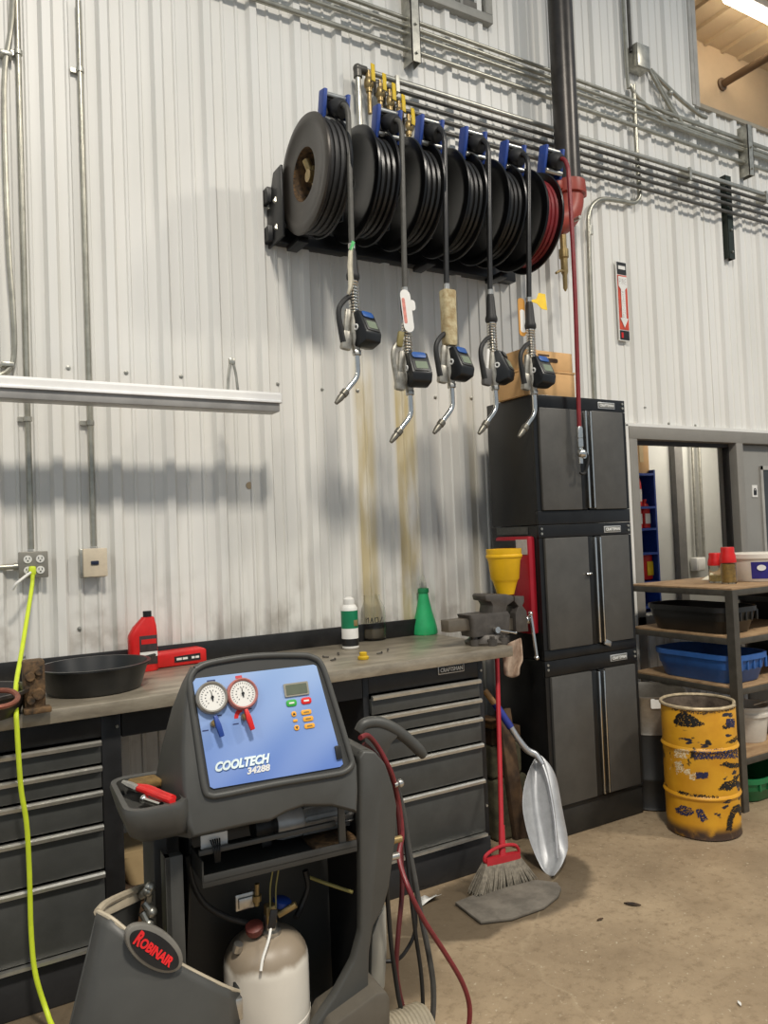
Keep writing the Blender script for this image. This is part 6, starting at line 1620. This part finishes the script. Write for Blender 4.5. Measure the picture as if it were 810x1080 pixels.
# pliers and tools in the tray
zt2 = zt - .030
tp = LM(148, 832, -.02)
t = thing('pliers', 'red handled pliers lying in the tool tray', 'pliers', MX @ Vector((tp.x, -.02, zt2)))
hA, hB = LM(146, 832, .0), LM(180, 845, -.045)
zz = zt - .008
def T3(px, py, yl, dz=0): p = LM(px, py, yl); return Vector((p.x, p.y, p.z))
for off in (0, 1):
    sh = Vector((.006, .021, .002)) * off
    K().tube([LZ(144, 831, zt - .006) + sh * .3, LZ(156, 835, zt - .004) + sh, LZ(170, 841, zt - .002) + sh, LZ(182, 845.5, zt + .002) + sh * .9], .0085, 10, 5).build('handle', m_red, t)
K().tube([LZ(130, 825, zt - .002), LZ(137, 828, zt - .004), LZ(146, 832, zt - .006)], [.006, .010, .010], 8, 4).build('jaw', m_steel, t)
c = LZ(153, 826, zt - .010)
t = thing('sponge_pad', 'brown scouring pad lying in the tool tray', 'pad', MX @ c)
K().box(c, (.080, .060, .024), (.05, .05, .2), .009, 3).build('pad', mat('pad_brown', (116, 92, 52), .95, 0, .3, 40, .6), t)
t = thing('chrome_socket', 'chrome socket bar lying under the pliers in the tool tray', 'tool', MX @ LZ(160, 846, zt - .02))
K().cyl(LZ(152, 843, zt - .018), LZ(170, 849, zt - .018), .008, n=10).ball(LZ(152, 843, zt - .018), .012, 10).build('bar', m_chrome, t)

# ------------------------------------------------------------------ removed front cover leaning at the machine
yF = -.20
cv = thing('front_cover', 'removed grey front cover with an oval red lettered badge leaning on the machine', 'machine cover', MX @ Vector((LM(120, 1070, yF).x, yF, 0)))
def CVp(px, py, y): return LM(px, py, y)
top = [(103, 962, -.17), (118, 970, -.205), (138, 986, -.225), (160, 1000, -.235), (190, 1018, -.24), (215, 1031, -.238), (240, 1043, -.23), (252, 1047, -.20)]
bot_dx = [(-46, 190), (-40, 190), (-30, 192), (-22, 190), (-16, 188), (-12, 186), (-8, 182), (-8, 178)]
rows = []
for v in (0, .06, .2, .4, .6, .8, 1.0):
    row = []
    for (x, y, yl), (ddx, ddy) in zip(top, bot_dx):
        p = CVp(x, y, yl); b_ = CVp(x + ddx, y + ddy, yl - .05); p = p.lerp(b_, v); p.y -= .02 * math.sin(PI * v); row.append(p)
    rows.append(row)
face = K().sheet(rows).build('face', m_mach, cv, 60, solid=.006)
# left return and its lip
rows = []
for v in (0, .3, .6, 1.0):
    a = CVp(103, 962, -.17).lerp(CVp(57, 1152, -.22), v); b_ = CVp(150, 936, .10).lerp(CVp(120, 1130, .05), v)
    rows.append([a, a.lerp(b_, .5), b_])
K().sheet(rows).build('side_return', m_mach, cv, 60, solid=.006)
rows = []
for v in (0, .3, .6, 1.0):
    a = CVp(252, 1047, -.20).lerp(CVp(244, 1225, -.25), v); rows.append([a, a + Vector((.004, .02, 0)), a + Vector((.0, .04, .005))])
K().sheet(rows).build('side_return', m_machd, cv, 60, solid=.006)
lp = [CVp(x, y, yl) + Vector((0, .004, .0)) for x, y, yl in top]
K().tube([p for p in lp], .0055, 8, 4).tube([CVp(103, 962, -.17), CVp(112, 953, -.12), CVp(130, 944, -.02), CVp(150, 936, .10)], .009, 8, 4).build('edge_lip', mat('lip_pale', (176, 164, 142), .45, .1, .1, 20), cv)
K().loft([[CVp(103, 962, -.17), CVp(111, 964, -.16), CVp(152, 945, .09), CVp(150, 936, .10)], [CVp(103, 962, -.17) + Vector((0, 0, -.006)), CVp(111, 964, -.16) + Vector((0, 0, -.006)), CVp(152, 945, .09) + Vector((0, 0, -.006)), CVp(150, 936, .10) + Vector((0, 0, -.006))]]).build('top_flange', MATS['lip_pale'], cv)
K().box(CVp(251, 1063, -.21), (.02, .02, .05), None, .004).build('latch', m_steel, cv)
# oval badge
bc = CVp(162, 999, -.247)
e1 = (CVp(190, 1020, -.25) - CVp(136, 982, -.25)); e1n = e1.normalized()
nrm = Vector((.05, -1, .12)).normalized(); e2n = nrm.cross(e1n).normalized()
if e2n.z < 0: e2n = -e2n
BM = frame(bc, e1n, e2n)
L_b = e1.length
tr_ = K()
bd = K().prism(ell(L_b * .52, .036, 40), BM @ Matrix.Translation((0, 0, -.01)), .022, .005).build('badge', MATS['gauge_grey'] if False else mat('badge_rim', (122, 118, 110), .4, .2, .1, 20), cv)
K().prism(ell(L_b * .45, .027, 40, 0, -.002), BM @ Matrix.Translation((0, 0, .0122)), .002).build('badge_field', m_black, cv)
text('OBINAIR', 'lettering', mat('badge_red', (226, 36, 40), .4), cv, MX @ BM @ Matrix.Translation((.0065, -.003, .0145)), L_b * .60, .020, bold=.04)
R1 = text('R', 'lettering', MATS['badge_red'], cv, MX @ BM @ Matrix.Translation((-L_b * .30, .0, .0146)), L_b * .11, .029, bold=.04)

# ------------------------------------------------------------------ service hoses of the machine
m_shr = mat('service_red', (118, 40, 44), .45, 0, .15, 30)
m_shb = mat('service_black', (28, 28, 28), .45, 0, .2, 30)
m_shg = mat('service_grey', (70, 69, 66), .5, 0, .15, 30)
def hose(lab, m, r, pts): return tag(K().tube([LM(x, y, yl) if z is None else Vector((LM(x, y, yl).x, yl, z)) for x, y, yl, z in pts], r, 10, 7).build('service_hose', m), lab, 'hose', 'service hoses of the machine')
N = None
hose('red service hose looped over the handle, sweeping down to the lower right', m_shr, .0078, [(380, 778, .08, N), (388, 776, .11, N), (398, 787, .13, N), (408, 805, .13, N), (415, 822, .14, N), (421, 850, .16, N), (424, 880, .15, N), (421, 906, .12, N), (432, 940, .05, N), (448, 972, .05, N), (470, 1006, .06, N), (487, 1035, .06, N), (495, 1060, .06, N), (494, 1085, .06, N), (488, 1110, .06, N)])
hose('dark red service hose hanging straight down beside the side shell', mat('service_dark_red', (86, 30, 32), .45, 0, .15, 30), .0075, [(384, 785, .13, N), (398, 798, .15, N), (410, 818, .16, N), (419, 850, .16, N), (423, 900, .15, N), (424, 940, .13, N), (420, 985, .10, N), (418, 1020, .09, N), (421, 1046, .08, N), (426, 1066, .07, N)])
hose('grey service hose hanging outermost to the right of the black ones', m_shg, .0088, [(382, 788, .14, N), (396, 795, .16, N), (412, 815, .17, N), (424, 850, .17, N), (430, 888, .16, N), (437, 925, .14, N), (444, 965, .12, N), (452, 1005, .10, N), (457, 1040, .09, N), (456, 1075, .08, N), (448, 1105, .08, N)])
hose('black service hose hanging between the dark red and the grey hose', m_shb, .0062, [(383, 790, .15, N), (400, 800, .16, N), (415, 830, .17, N), (425, 870, .16, N), (430, 910, .14, N), (434, 950, .12, N), (439, 990, .11, N), (444, 1025, .10, N), (446, 1060, .09, N), (444, 1095, .08, N)])
hose('thin black hose curling back to the white fender', m_shb, .0058, [(428, 880, .17, N), (432, 930, .15, N), (438, 960, .13, N), (437, 985, .12, N), (426, 1006, .12, N), (416, 1013, .13, N), (403, 1014, .14, N)])
hose('black hose nearest the side shell running down to the wheel', m_shb, .0068, [(410, 906, .06, N), (408, 930, .05, N), (410, 965, .06, N), (413, 1000, .06, N), (417, 1030, .06, N), (422, 1060, .05, N), (430, 1090, .04, N)])
